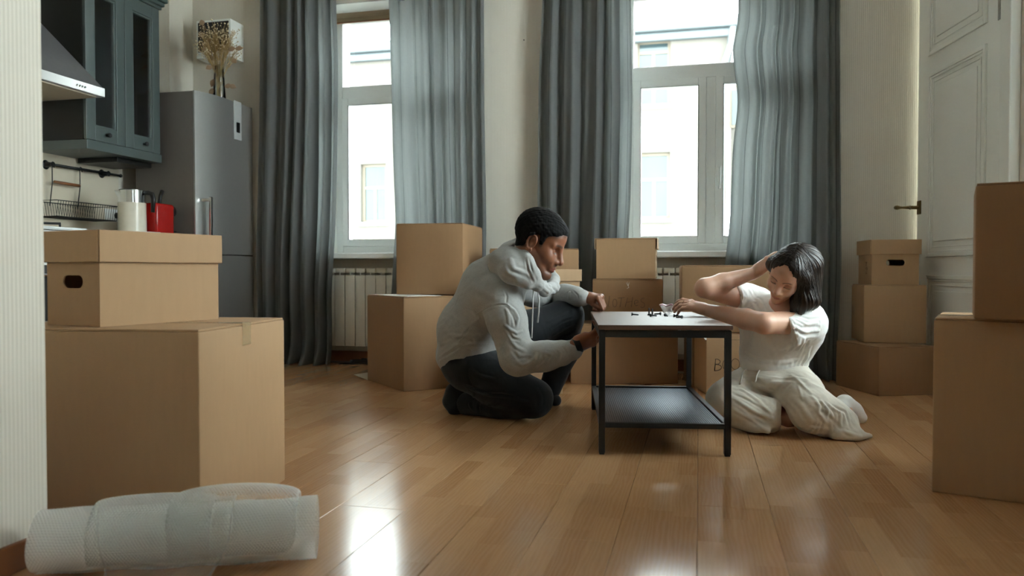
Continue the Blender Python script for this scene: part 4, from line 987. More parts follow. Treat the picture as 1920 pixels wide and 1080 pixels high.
# ---------------------------------------------------------------- implicit surfaces for bodies and clothes
import openvdb as vdb
BIG = .06
class SDF:
    def __init__(s, lo, hi, vox):
        s.lo = np.array(lo, float); s.v = vox; s.n = np.ceil((np.array(hi) - s.lo)/vox).astype(int) + 1
        s.f = np.full(s.n, BIG, np.float32)
    def copy(s):
        c = SDF.__new__(SDF); c.lo, c.v, c.n, c.f = s.lo, s.v, s.n, s.f.copy(); return c
    def region(s, lo, hi):
        a = np.clip(np.floor((np.array(lo) - s.lo)/s.v).astype(int), 0, s.n); b = np.clip(np.ceil((np.array(hi) - s.lo)/s.v).astype(int) + 1, 0, s.n)
        if (b <= a).any(): return None, None
        ax_ = [(s.lo[i] + s.v*np.arange(a[i], b[i])).astype(np.float32) for i in range(3)]
        return (slice(a[0], b[0]), slice(a[1], b[1]), slice(a[2], b[2])), np.meshgrid(*ax_, indexing='ij', sparse=True)
    def comb(s, sl, d, k, op):
        F = s.f[sl]
        if op == 'add':
            if k > 0: h = np.maximum(k - np.abs(F - d), 0)/k; s.f[sl] = np.minimum(F, d) - h*h*k*.25
            else: s.f[sl] = np.minimum(F, d)
        else:
            d = -d
            if k > 0: h = np.maximum(k - np.abs(F - d), 0)/k; s.f[sl] = np.maximum(F, d) + h*h*k*.25
            else: s.f[sl] = np.maximum(F, d)
    def cap(s, a, b, ra, rb, k=.02, n=None, q=1.0, op='add'):
        a = np.array(a, float); b = np.array(b, float); R = max(ra, rb)/min(q, 1.0) + k + 2*s.v + (.012 if op == 'add' else 0)
        sl, g = s.region(np.minimum(a, b) - R, np.maximum(a, b) + R)
        if sl is None: return s
        X, Y, Z_ = (g[i] - a[i] for i in range(3)); d = b - a
        if n is not None and q != 1.0:
            n = np.array(n, float); n = n/np.linalg.norm(n); t_ = (X*n[0] + Y*n[1] + Z_*n[2])*(q - 1)
            X, Y, Z_ = X + t_*n[0], Y + t_*n[1], Z_ + t_*n[2]; d = d + (d @ n)*(q - 1)*n
        L2 = max(d @ d, 1e-12); t = np.clip((X*d[0] + Y*d[1] + Z_*d[2])/L2, 0, 1)
        dist = np.sqrt((X - t*d[0])**2 + (Y - t*d[1])**2 + (Z_ - t*d[2])**2) - (ra + (rb - ra)*t)
        s.comb(sl, dist, k, op); return s
    def chain(s, pts, rs, k=.02, **kw):
        for i in range(len(pts) - 1): s.cap(pts[i], pts[i+1], rs[i], rs[i+1], k, **kw)
        return s
    def ball(s, c, r, k=.01, op='add'): return s.cap(c, c, r, r, k, op=op)
    def ell(s, c, r, R=None, k=.02, op='add'):
        c = np.array(c, float); r = np.array(r, float); R = np.eye(3) if R is None else np.array(R, float)   # columns = axes
        m_ = r.max() + k + 2*s.v + .012; sl, g = s.region(c - m_, c + m_)
        if sl is None: return s
        X, Y, Z_ = (g[i] - c[i] for i in range(3)); P = [X*R[0, i] + Y*R[1, i] + Z_*R[2, i] for i in range(3)]
        k0 = np.sqrt(sum((P[i]/r[i])**2 for i in range(3))); k1 = np.sqrt(sum((P[i]/r[i]**2)**2 for i in range(3))) + 1e-9
        s.comb(sl, np.where(k0 < 1e-3, -r.min(), k0*(k0 - 1)/k1), k, op); return s
    def join(s, o, k):
        h = np.maximum(k - np.abs(s.f - o.f), 0)/k if k > 0 else 0; s.f = (np.minimum(s.f, o.f) - h*h*k*.25).astype(np.float32); return s
    def halfspace(s, p, nrm, k=.004, only=None):
        """removes what lies on the side nrm points to"""
        nrm = np.array(nrm, float); nrm /= np.linalg.norm(nrm); p = np.array(p, float)
        lo, hi = (s.lo, s.lo + s.v*(s.n - 1)) if only is None else only
        sl, g = s.region(lo, hi); d = -(sum((g[i] - p[i])*nrm[i] for i in range(3))); d = np.broadcast_to(d, s.f[sl].shape)
        s.comb(sl, d, k, 'sub'); return s
    def mesh(s, smooth=2, lam=.5):
        g = vdb.FloatGrid(BIG); g.copyFromArray(np.ascontiguousarray(np.minimum(s.f, BIG))); 
        pts, quads = g.convertToQuads(isovalue=0.0)
        V = np.asarray(pts, np.float64)*s.v + s.lo; F = np.asarray(quads, np.int64)
        # keep the outside winding
        a, b, c = V[F[:, 0]], V[F[:, 1]], V[F[:, 2]]
        vol = np.einsum('ij,ij->i', a, np.cross(b, c)).sum() + np.einsum('ij,ij->i', a, np.cross(c, V[F[:, 3]])).sum()
        if vol < 0: F = F[:, ::-1]
        # drop tiny islands
        par = np.arange(len(V))
        E = np.concatenate([F[:, [0, 1]], F[:, [1, 2]], F[:, [2, 3]], F[:, [3, 0]]])
        for _ in range(400):
            m_ = np.minimum(par[E[:, 0]], par[E[:, 1]]); old = par.copy(); np.minimum.at(par, E[:, 0], m_); np.minimum.at(par, E[:, 1], m_); par = par[par]
            if (old == par).all(): break
        u, cnt = np.unique(par, return_counts=True); keepv = np.isin(par, u[cnt > 150]); 
        if not keepv.all():
            F = F[keepv[F[:, 0]]]; idx = np.cumsum(keepv) - 1; V = V[keepv]; F = idx[F]
        return lap(V, F, smooth, lam), F
def lap(V, F, it, lam=.5):
    E = np.concatenate([F[:, [0, 1]], F[:, [1, 2]], F[:, [2, 3]], F[:, [3, 0]]]); n = len(V)
    cnt = np.bincount(E[:, 0], minlength=n) + np.bincount(E[:, 1], minlength=n)
    for _ in range(it):
        A = np.stack([np.bincount(E[:, 0], V[E[:, 1], i], n) + np.bincount(E[:, 1], V[E[:, 0], i], n) for i in range(3)], 1)/cnt[:, None]
        V = V + lam*(A - V)
    return V
def normals(V, F):
    fn = np.cross(V[F[:, 2]] - V[F[:, 0]], V[F[:, 3]] - V[F[:, 1]]); N_ = np.zeros_like(V)
    for j in range(4):
        for i in range(3): N_[:, i] += np.bincount(F[:, j], fn[:, i], len(V))
    return N_/(np.linalg.norm(N_, axis=1, keepdims=True) + 1e-12)
def projn(V):
    x = V[:, 0]*CY + V[:, 1]*SY; y = -V[:, 0]*SY + V[:, 1]*CY; z = V[:, 2] - CAMH; f = y*CP - z*SP; u = y*SP + z*CP
    return 960 + FPX*x/f, 540 - FPX*u/f, f
def creases(V, F, lines, prop=1.0):
    """lines: (polyline of photograph pixels locating points on the visible cloth, width m, height m); ridges (+) and grooves (-)"""
    N_ = normals(V, F); px, py, dep = projn(V); out = np.zeros(len(V))
    for pl_, wd, h in lines:
        P3 = []
        for a, b in pl_:
            d2 = (px - a)**2 + (py - b)**2; near = d2 < 36
            if not near.any(): near = d2 < d2.min() + 30
            i = np.where(near)[0]; P3.append(V[i[np.argmin(dep[i])]])
        best = np.full(len(V), 9.0); tt = np.zeros(len(V)); nS = len(P3) - 1
        for i in range(nS):
            a, b = P3[i], P3[i+1]; d = b - a; t = np.clip(((V - a) @ d)/max(d @ d, 1e-9), 0, 1); dd = np.linalg.norm(V - (a + t[:, None]*d), axis=1)
            m_ = dd < best; best[m_] = dd[m_]; tt[m_] = (i + t[m_])/nS
        q = best/wd; prof = np.exp(-q*q) - .45*np.exp(-((q - 1.7)/.8)**2)
        out += h*prop*prof*np.sin(PI*np.clip(tt*.9 + .05, 0, 1))**.6
    return V + N_*out[:, None]
def vnoise(V, scale, seed=0, octaves=3):
    r = np.random.default_rng(seed); out = np.zeros(len(V)); amp = 1.0; tot = 0
    for o in range(octaves):
        for _ in range(4):
            k = r.normal(size=3); k /= np.linalg.norm(k); out += amp*np.sin(V @ k*scale*(2**o)*r.uniform(.7, 1.4) + r.uniform(0, 6.3))
        tot += amp*2.5; amp *= .55
    return out/tot
def rumple(V, F, amp, scale, seed=0, axis=None, stretch=.35):
    N_ = normals(V, F); W_ = V.copy()
    if axis is not None:
        a = np.array(axis, float); a /= np.linalg.norm(a); W_ = V - np.outer(V @ a, a)*(1 - stretch)
    nz = vnoise(W_, scale, seed); nz = 1 - np.abs(nz)*2.2
    return V + N_*(amp*nz)[:, None]
def frame(f, l):
    f = np.array(c2w(*f)) if not isinstance(f, np.ndarray) else f; l = np.array(c2w(*l)) if not isinstance(l, np.ndarray) else l
    f = f/np.linalg.norm(f); l = l - (l @ f)*f; l /= np.linalg.norm(l); return f, l, np.cross(f, l)
def head_prims(B, C, f, l, u, s=1.0, male=True):
    """adds a head with a face to the implicit body; returns the local->world function"""
    C = np.array(C)
    P = lambda a, b, c: C + s*(a*f + b*l + c*u)
    R = np.stack([f, l, u], 1)
    B.ell(P(-.018, 0, .042), np.array([.098, .074, .086])*s, R, .01)
    B.ell(P(.040, 0, .040), np.array([.050, .058, .052])*s, R, .03)
    B.ell(P(.022, 0, -.030), np.array([.062, .057 if male else .054, .084])*s, R, .03)
    for g in (-1, 1):
        B.ball(P(.050, g*.040, -.026), .024*s, .025)
        B.cap(P(-.008, g*(.053 if male else .048), -.052), P(.066, g*(.018 if male else .010), -.106 if male else -.102), .018*s, (.017 if male else .014)*s, .03)
        B.cap(P(.080, g*.010, .014), P(.064, g*.046, .016), (.0105 if male else .0085)*s, .009*s, .014)
    B.ball(P(.078, 0, -.106 if male else -.102), (.018 if male else .014)*s, .02)
    for g in (-1, 1):
        B.ball(P(.0855, g*.0320, -.005), .0165*s, .010, op='sub')
        B.ell(P(.0620, g*.0315, -.0075), np.array([.0135, .0165, .0118])*s, R, .003)
    for g in (-1, 1): B.cap(P(.072, g*.016, -.046), P(.062, g*.034, -.040), .0185*s, .020*s, .02)
    B.cap(P(.083, 0, .010), P(.106, 0, -.034), .0085*s, .0115*s, .016)
    B.ball(P(.1070, 0, -.0390), (.0120 if male else .0098)*s, .010)
    for g in (-1, 1):
        B.ball(P(.094, g*.0140, -.0435), (.0105 if male else .0085)*s, .008); B.ball(P(.101, g*.0070, -.0520), .0030*s, .003, op='sub')
    B.cap(P(.080, -.014, -.066), P(.080, .014, -.066), .014*s, .014*s, .016)
    for g in (-1, 1):
        lk = 1.0 if male else .8; la_ = 0 if male else -.002
        B.cap(P(.0795 + la_, g*.0225, -.0735), P(.0945 + la_, g*.004, -.0690), .0045*s*lk, .0060*s*lk, .006)
        B.cap(P(.0785 + la_, g*.0205, -.0765), P(.0915 + la_, g*.004, -.0800), .0045*s*lk, .0068*s*lk, .006)
    B.cap(P(.099, -.010, -.0748), P(.099, .010, -.0748), .0022*s, .0022*s, .003, op='sub')
    for g in (-1, 1): B.cap(P(.099, g*.010, -.0748), P(.088, g*.024, -.0752), .0022*s, .0016*s, .003, op='sub')
    for g in (-1, 1):   # ears
        Re = np.stack([f*.94 - u*.28 , l + g*f*-.35, u*.94 + f*.28], 1); Re /= np.linalg.norm(Re, axis=0)
        B.ell(P(-.012, g*.074, -.010), np.array([.019, .009, .031])*s, Re, .008)
        ring = [P(-.012 + .017*math.cos(a) - .28*.026*math.sin(a)*0 - .008*math.sin(a)*-.0, g*.082, -.008 + .028*math.sin(a)) for a in np.linspace(.2, 5.2, 11)]
        B.chain(ring, [.0042*s]*11, .003); B.ell(P(-.006, g*.0855, -.010), np.array([.009, .007, .016])*s, R, .004, op='sub')
        B.ball(P(-.006, g*.078, -.037), .0075*s, .005)
    B.cap(P(-.030, 0, -.050), P(-.052, 0, -.150), (.055 if male else .043)*s, (.060 if male else .046)*s, .02)
    return P
def rotv(v, ax_, a):
    ax_ = ax_/np.linalg.norm(ax_); return v*math.cos(a) + np.cross(ax_, v)*math.sin(a) + ax_*(ax_ @ v)*(1 - math.cos(a))
def hand_prims(B, W_, fd, dn, thumb, curls, s=1.0, spread=.06, tcurl=(.5, .3), tdir=(.55, .75, -.25)):
    """W_: wrist; fd: towards the knuckles; dn: out of the back of the hand; thumb: +1/-1 side (along fd x dn)"""
    W_ = np.array(W_); fd = np.array(fd, float); fd /= np.linalg.norm(fd); dn = np.array(dn, float); dn -= (dn @ fd)*fd; dn /= np.linalg.norm(dn); la = np.cross(fd, dn)*thumb
    B.cap(W_, W_ + fd*.03*s, .025*s, .027*s, .012, n=dn, q=1.35)
    for t0 in (.022, .008, -.008, -.022):
        B.cap(W_ + fd*.018*s + la*t0*.75*s, W_ + fd*.078*s + la*t0*s, .0135*s, .0115*s, .012)
    B.cap(W_ + fd*.02*s + la*.02*s - dn*.006*s, W_ + fd*.055*s + la*.026*s - dn*.008*s, .017*s, .013*s, .012)
    L = [(.043, .026, .021), (.047, .030, .022), (.043, .028, .021), (.034, .021, .018)]; tips = []; segs = []
    for i, t0 in enumerate((.026, .009, -.009, -.025)):
        p = W_ + fd*(.083 - (.0, -.003, .001, .008)[i])*s + la*t0*s + dn*.002*s; dirn = rotv(fd, dn, -spread*(1.3 - i)*thumb*-1 if False else spread*(i - 1.3)*(-1)*thumb*-1*0 + 0)
        dirn = fd + la*spread*(1.4 - i); dirn /= np.linalg.norm(dirn); axc = np.cross(dirn, dn); r0 = (.0092, .0096, .0090, .0080)[i]*s
        B.ball(p + dn*.001*s, r0*1.12, .008); cur = dirn; q = p
        for j in range(3):
            cur = rotv(cur, axc, -curls[i][j]); e = q + cur*L[i][j]*s
            segs.append((q, e, r0*(1, .93, .86)[j])) if j == 0 else None
            B.cap(q, e, r0*(1, .93, .86)[j], r0*(.93, .86, .74)[j], .0035); q = e
        tips.append(q)
    tv = fd*tdir[0] + la*tdir[1] + dn*tdir[2]; tv /= np.linalg.norm(tv); p = W_ + fd*.022*s + la*.020*s - dn*.006*s; e = p + tv*.042*s
    B.cap(p, e, .0145*s, .0115*s, .012); axc = np.cross(tv, la + dn*.2); 
    t2 = tv*math.cos(tcurl[0]) + fd*math.sin(tcurl[0]); t2 /= np.linalg.norm(t2); e2 = e + t2*.030*s; B.cap(e, e2, .0112*s, .0098*s, .004)
    t3 = t2*math.cos(tcurl[1]) + (fd*.8 - la*.5)*math.sin(tcurl[1]); t3 /= np.linalg.norm(t3); B.cap(e2, e2 + t3*.023*s, .0100*s, .0080*s, .003)
    return segs
def skin_mat(name, hexc, lips, dark):
    n = N(name); a = n.add('ShaderNodeAttribute', attribute_name='tint'); f = n.noise(70, 4); f2 = n.noise(9, 3); c = lin(hexc)
    base = n.mix(n.math('MULTIPLY_ADD', f, .4, n.math('MULTIPLY', f2, .5)), tuple(x*.90 for x in c[:3]) + (1,), tuple(min(1, x*1.1) for x in c[:3]) + (1,))
    sp_ = n.add('ShaderNodeSeparateColor', ins={0: a.outputs[0]})
    c1 = n.mix(sp_.outputs[0], base, lin(lips)); c2 = n.mix(sp_.outputs[1], c1, lin(dark)); 
    n.p(col=c2, rough=.46, spec=.4, sss=.12); n.b.inputs['Subsurface Radius'].default_value = (.012, .005, .003); n.b.inputs['Subsurface Scale'].default_value = .6
    n.bump(f, .06, .0006); return n.m
def set_tint(o, T_):
    at = o.data.color_attributes.new('tint', 'FLOAT_COLOR', 'POINT'); A = np.ones((len(o.data.vertices), 4), np.float32); A[:, :3] = 0; A[:, :T_.shape[1]] = T_; at.data.foreach_set('color', A.ravel())
def face_tint(V, C, f, l, u, s, stubble):
    q = (V - np.array(C))/s; a, b, c = q @ f, q @ l, q @ u; T_ = np.zeros((len(V), 2)); ab = np.abs(b)
    lw2 = .026 if stubble else .0205; lipu = np.exp(-((c + .0708 + .05*ab)/(.0036 if stubble else .0030))**4)*(ab < lw2); lipl = np.exp(-((c + .0793 - .10*ab)/(.0050 if stubble else .0040))**4)*(ab < lw2)
    T_[:, 0] = np.clip((lipu + lipl)*(a > .072)*np.clip((lw2 + .001 - ab)/.006, 0, 1), 0, 1)
    brow = np.exp(-((c - (.0165 + .004*np.sin(np.clip((ab - .012)/.04, 0, 1)*PI)))/(.0048 if stubble else .0032))**4)*np.clip((ab - .010)/.004, 0, 1)*np.clip((.052 - ab)/.008, 0, 1)*(a > .045)
    lash = np.exp(-((c + .0150 - 14*(ab - .0315)**2)/(.0021 if stubble else .0015))**2)*(np.abs(ab - .0315) < .0145)*(a > .064)*.9
    T_[:, 1] = np.clip(brow*.85 + lash, 0, 1)
    if stubble:
        st_ = np.exp(-((c + .105)/.022)**4)*(a > .0)*.50 + np.exp(-((c + .059)/.0055)**4)*(ab < .026)*(a > .07)*.50 + np.exp(-((a - .02)/.03)**4)*np.exp(-((c + .07)/.035)**4)*(ab > .035)*.38
        T_[:, 1] = np.clip(np.maximum(T_[:, 1], st_*(T_[:, 0] < .5)), 0, 1)
    T_ *= ((ab < .095) & (np.abs(c) < .135) & (a > -.14) & (a < .13))[:, None]
    return T_
def fabric(name, hexa, hexb, scale=260, bump=.25, rough=.85, sheen=.15, big=.0):
    n = N(name); f = n.noise(scale, 3); g = n.noise(14, 4); k = n.noise(scale*.35, 2, n.coords('Object', (1, 1, 3)))
    m_ = n.math('ADD', n.math('MULTIPLY', f, .5), n.math('MULTIPLY_ADD', k, .3, n.math('MULTIPLY', g, .2)))
    n.p(col=n.mix(m_, lin(hexa), lin(hexb)), rough=rough, spec=.2, sheen=sheen); n.bump(m_, bump, .0012); return n.m
dD = lambda px, py, d: np.array(D(px, py, d))
VIEW = np.array(c2w(0, 1)); RIGHT = np.array(c2w(1, 0)); UPV = np.array((0., 0, 1))
# ---------------------------------------------------------------- the kneeling man
m_skin = skin_mat('brown_skin', '#7d5039', '#804a41', '#1d1512')
m_hood = fabric('heather_grey_fleece', '#7b7b79', '#a8a8a5', 300, .3)
m_jean = fabric('black_denim', '#15171a', '#24272a', 500, .25, .8, .1)
m_sockd = fabric('dark_sock', '#16181a', '#2a2c2e', 500, .3)
base = c2w((930-960)/FPX*3.5, 3.5)
man = empty('person', (base.x, base.y, 0), 0, 'person in grey hoodie and black jeans kneeling by the table, fist on its top', 'person')
def put(name, VF, mat, par):
    o = mesh_np(name, VF[0], VF[1], mat, par); o.matrix_parent_inverse = Matrix.Translation(-par.location); return o
def bounds(pts, mrg):
    P = np.array(pts); return P.min(0) - mrg, P.max(0) + mrg
J = dict(pel=dD(888, 672, 3.47), wai=dD(884, 622, 3.46), che=dD(925, 548, 3.42), nek=dD(985, 490, 3.34),
         rsh=dD(940, 548, 3.22), rel=dD(969, 676, 3.17), rwr=dD(1077, 650, 3.09), lsh=dD(972, 530, 3.60), lel=dD(1034, 556, 3.84), lwr=dD(1095, 555, 3.665),
         rhi=dD(893, 683, 3.36), rkn=dD(998, 748, 3.335), ran=dD(868, 757, 3.50), lhi=dD(905, 672, 3.60), lkn=dD(1063, 592, 3.72), lan=dD(1026, 735, 3.74))
HC = dD(1013, 455, 3.26); hf, hl, hu = frame((.87, -.26, -.42), (.24, .97, 0)); HS = 1.07
rh_f = dD(1115, 634, 3.10) - J['rwr']
lo_, hi_ = bounds(list(J.values()) + [HC], .17); lo_[2] = -.01
B = SDF(lo_, hi_, .0027)
B.chain([J['pel'], J['wai'], J['che'], J['nek']], [.07, .075, .08, .055], .05)
P_ = head_prims(B, HC, hf, hl, hu, HS, True)
B.cap(J['nek'], P_(-.05, 0, -.13), .06, .056, .03)
for a, b, c in (('rsh', 'rel', 'rwr'), ('lsh', 'lel', 'lwr')): B.cap(J['che'], J[a], .06, .05, .03); B.chain([J[a], J[b], J[c]], [.048, .042, .027], .02)
for a, b, c in (('rhi', 'rkn', 'ran'), ('lhi', 'lkn', 'lan')): B.chain([J[a], J[b], J[c]], [.055, .048, .036], .02)
for p0, p1 in ((J['ran'], dD(850, 768, 3.5)), (J['lan'], dD(1040, 752, 3.72))): B.cap(p0, p1, .034, .026, .02)
c_f = ((1.10, 1.25, .9), (1.15, 1.25, .9), (1.18, 1.3, .9), (1.25, 1.3, .9))
lf_ = RIGHT*.80 - VIEW*.52 - UPV*.08; ln_ = UPV*.9 - VIEW*.25 + RIGHT*.1
hand_prims(B, J['lwr'], lf_, ln_, 1 if np.cross(lf_, ln_) @ -VIEW > 0 else -1, c_f, 1.05, .02, (.30, .2), (.80, .12, -.42))
c_g = ((.55, .9, .5),)*4
rd = -VIEW*.75 - UPV*.35 + RIGHT*.30
hand_prims(B, J['rwr'], rh_f, rd, 1 if np.cross(rh_f, rd) @ (UPV - RIGHT) > 0 else -1, c_g, 1.02, .05, (.1, .5), (.9, -.02, .10))
B.halfspace((0, 0, .003), (0, 0, -1), .004)
hairB = B.copy()
bV, bF = B.mesh(2, .4)
HLX = ([-.13, -.075, -.045, -.030, -.010, .006, .014, .026, .034, .050, .066, .080, .12], [-.055, -.050, -.035, -.010, .028, .030, -.004, -.002, .034, .046, .050, .066, .07])
tn = face_tint(bV, HC, hf, hl, hu, HS, True); qb_ = (bV - np.array(HC))/HS; qa_, qbb, qc_ = qb_ @ hf, qb_ @ hl, qb_ @ hu      # clipped fade below the hairline
fade = np.clip((qc_ - np.interp(qa_, *HLX) + .014)/.014, 0, 1)*.75*((np.abs(qbb) < .079) & (qc_ > -.06) & (qa_ > -.14) & (qa_ < .13) & (np.abs(qbb) < .1) & (qc_ < .2))
tn[:, 1] = np.maximum(tn[:, 1], fade); bo = put('body', (bV, bF), m_skin, man); set_tint(bo, tn)
# hair: a short cap cut along the hairline
sl, g = hairB.region(np.array(HC) - .2, np.array(HC) + .2); q = [(sum((g[i] - HC[i])*ax_[i] for i in range(3)))/HS for ax_ in (hf, hl, hu)]
hline = np.interp(q[0], [-.13, -.075, -.045, -.030, -.010, .006, .014, .026, .034, .050, .066, .080, .12], [-.055, -.050, -.035, -.010, .028, .030, -.004, -.002, .034, .046, .050, .066, .07])
fr_ = np.maximum(hairB.f[sl] - .007*np.clip((q[2] - hline)/.02 + .25, .25, 1)*HS, -(q[2] - hline)*HS)
nr = np.abs(q[1]); fr_ = np.maximum(fr_, -(np.sqrt((q[0] + .012)**2 + ((nr - .083)/.6)**2 + (q[2] + .008)**2) - .027)*HS)   # leave the ears free
fr_ = np.where(q[2] < -.07, BIG, fr_)
hb_ = SDF.__new__(SDF); hb_.v = hairB.v; hb_.lo = hairB.lo + hairB.v*np.array([x.start for x in sl]); hb_.f = fr_.astype(np.float32); hb_.n = np.array(fr_.shape)
hV, hF = hb_.mesh(1, .4); hV = hV + normals(hV, hF)*(.0013*vnoise(hV, 330, 5, 2))[:, None]
m_hairk = plain('black_curly_hair', '#0d0b0b', .75, var=.5, nscale=420, bump=1.0, spec=.12)
put('hair', (hV, hF), m_hairk, man)
# hoodie
H = SDF(lo_ - .03, hi_ + .03, .0040); LV = VIEW
new = lambda: SDF(lo_ - .03, hi_ + .03, .0040)
H.cap(dD(872, 664, 3.47), dD(880, 620, 3.46), .118, .135, .05, n=LV, q=.78)
H.cap(dD(880, 620, 3.46), dD(922, 552, 3.42), .135, .138, .05, n=LV, q=.74)
H.cap(dD(922, 552, 3.42), dD(955, 515, 3.40), .138, .100, .05, n=LV, q=.62)
H.cap(dD(955, 512, 3.38), dD(985, 500, 3.34), .09, .07, .04)
H.cap(dD(905, 520, 3.43), dD(945, 492, 3.39), .07, .05, .05, n=LV, q=.6)
H.cap(dD(845, 668, 3.46), dD(872, 662, 3.46), .062, .085, .03, n=LV, q=.6)
# the hem, cut slanting over the hip
H.halfspace(dD(846, 682, 3.46), RIGHT*.47 - UPV*.88, .010, bounds([dD(800, 640, 3.15), dD(905, 740, 3.8)], .02))
H.halfspace(dD(905, 661, 3.46), RIGHT*.10 - UPV*.99, .012, bounds([dD(870, 640, 3.27), dD(945, 740, 3.8)], .0))
A_r = new(); A_r.chain([dD(936, 550, 3.25), dD(950, 600, 3.20), dD(970, 672, 3.17)], [.090, .078, .070], .035)
A_r.chain([dD(970, 672, 3.17), dD(1020, 668, 3.14), dD(1054, 662, 3.115)], [.070, .058, .052], .025)
A_r.chain([dD(1056, 661, 3.11), dD(1074, 656, 3.10)], [.046, .041], .004)
H.join(A_r, .014)
A_l = new(); A_l.chain([dD(965, 528, 3.58), dD(1000, 545, 3.72), dD(1034, 556, 3.84)], [.082, .072, .062], .035)
A_l.chain([dD(1034, 556, 3.84), dD(1060, 555, 3.74), dD(1080, 556, 3.68)], [.062, .055, .050], .02)
A_l.chain([dD(1082, 556, 3.67), dD(1091, 558, 3.65)], [.045, .041], .004)
H.join(A_l, .02)
# hood folded down round the neck
O_ = new()
O_.chain([dD(976, 456, 3.40), dD(978, 468, 3.25), dD(989, 490, 3.175), dD(1001, 514, 3.165), dD(1008, 534, 3.19), dD(1022, 544, 3.28), dD(1037, 538, 3.39), dD(1038, 524, 3.47), dD(1012, 488, 3.52), dD(985, 458, 3.48), dD(976, 455, 3.40)], [.024, .025, .025, .025, .026, .027, .026, .026, .028, .028, .024], .012)
O_.chain([dD(952, 474, 3.40), dD(940, 492, 3.25), dD(960, 510, 3.17), dD(990, 533, 3.16)], [.044, .050, .044, .022], .03)
O_.chain([dD(964, 470, 3.40), dD(960, 486, 3.235), dD(980, 506, 3.18)], [.04, .042, .034], .03)
H.join(O_, .004)
H.cap(P_(-.035, 0, -.02), P_(-.045, 0, -.135), .062*HS, .060*HS, .012, op='sub')
H.cap(P_(.03, 0, -.10), P_(.0, 0, -.15), .055*HS, .045*HS, .012, op='sub')
hV, hF = H.mesh(2, .5)
cr = [([(818, 676), (843, 663), (866, 650)], .0055, -.006), ([(826, 664), (850, 652), (880, 650), (915, 648)], .008, .005), ([(822, 652), (850, 640), (880, 636)], .007, -.004), ([(850, 655), (885, 645), (925, 652)], .006, -.004), ([(835, 630), (860, 634), (900, 632), (920, 640)], .008, .003),
      ([(857, 640), (876, 620), (895, 603)], .0045, -.005), ([(882, 578), (892, 592), (897, 606)], .0045, -.004), ([(892, 593), (912, 574), (935, 566), (950, 566)], .004, -.004),
      ([(950, 540), (954, 552), (952, 566)], .004, -.004), ([(952, 566), (968, 578), (977, 596), (974, 608)], .006, .007), ([(955, 574), (966, 590), (970, 606)], .005, -.006), ([(948, 575), (955, 590), (960, 612)], .006, .005), ([(942, 612), (955, 621), (975, 624), (984, 620)], .0055, .007), ([(946, 620), (960, 630), (978, 634)], .005, -.006), ([(955, 634), (968, 645), (984, 652)], .007, .005), ([(955, 655), (970, 668), (986, 668)], .006, -.004), ([(962, 680), (980, 690), (995, 684)], .007, .004),
      ([(985, 688), (998, 676), (1002, 660)], .006, .005), ([(1005, 692), (1014, 678), (1012, 662)], .005, -.005), ([(1022, 656), (1030, 668), (1028, 684)], .005, .005), ([(1040, 654), (1046, 666), (1044, 680)], .004, -.004), ([(1053, 646), (1058, 660), (1058, 676)], .0035, -.004),
      ([(992, 470+10), (1000, 500), (1010, 528)], .0045, -.005), ([(984, 480), (994, 504), (1004, 532)], .0045, -.005), ([(955, 480), (968, 500), (990, 512), (996, 524)], .008, .006), ([(948, 490), (960, 506), (978, 516)], .007, -.005), ([(935, 500), (950, 514), (975, 524)], .009, .004),
      ([(880, 545), (905, 560), (925, 565)], .012, -.003), ([(870, 575), (885, 590), (905, 592)], .010, -.003), ([(1033, 533), (1046, 546), (1048, 562)], .006, -.005), ([(1052, 535), (1063, 547), (1063, 562)], .006, .005), ([(1018, 538), (1032, 550), (1033, 564)], .006, .005), ([(1070, 540), (1078, 550), (1079, 562)], .0035, -.004)]
hV = creases(hV, hF, cr, .68); hV = rumple(hV, hF, .0014, 30, 4); hV = rumple(hV, hF, .0006, 75, 5)
ho_ = put('hoodie', (hV, hF), m_hood, man)
# seams, pocket edge, cords
def seam(par, pts, d, r, name, mat, VF, lift=.0015, n=6):
    V, F = VF; px, py, dep = projn(V); N_ = normals(V, F); out = []
    for a, b in pts:
        d2 = (px - a)**2 + (py - b)**2; i = np.where(d2 < max(30, d2.min() + 6))[0]; j = i[np.argmin(dep[i])]; out.append(Vector(V[j] + N_[j]*lift))
    A_ = np.array([tuple(p) for p in out])
    for _ in range(6): A_[1:-1] = .5*A_[1:-1] + .25*(A_[:-2] + A_[2:])
    for q_ in range(2):        # keep it on the surface after smoothing
        for i_ in range(len(A_)):
            d_ = ((V - A_[i_])**2).sum(1); j_ = np.argmin(d_); A_[i_] += N_[j_]*((V[j_] - A_[i_]) @ N_[j_] + lift)
        A_[1:-1] = .5*A_[1:-1] + .25*(A_[:-2] + A_[2:])
    return MB().tube([Vector(p) for p in A_], r, n).build(name, mat, par, True)
m_seam = fabric('grey_seam', '#868683', '#9d9d99', 300, .2)
def dense(pts, k=5):
    out = []
    for (a, b), (c, d) in zip(pts, pts[1:]): out += [(a + (c - a)*i/k, b + (d - b)*i/k) for i in range(k)]
    return out + [pts[-1]]
so1 = seam(ho_, dense([(892, 592), (912, 572), (945, 562), (958, 570)]), 0, .0016, 'shoulder_seam', m_seam, (hV, hF), .0004)
so2 = seam(ho_, dense([(857, 640), (876, 620), (892, 604)]), 0, .0018, 'pocket_seam', m_seam, (hV, hF), .0004)
for k, pp in enumerate(([(1000, 546), (999, 575), (998, 605), (997, 634)], [(1009, 546), (1011, 565), (1010, 585), (1008, 605)])):
    dd = 3.17 + .03*k; pts = [Vector(dD(a, b, dd)) for a, b in pp]; pts[0] += Vector(VIEW*.02)
    MB().tube(pts, [.0028, .0028, .0028, .0034], 6).build('drawstring', plain('grey_cord', '#b5b6b5', .8), ho_, True)
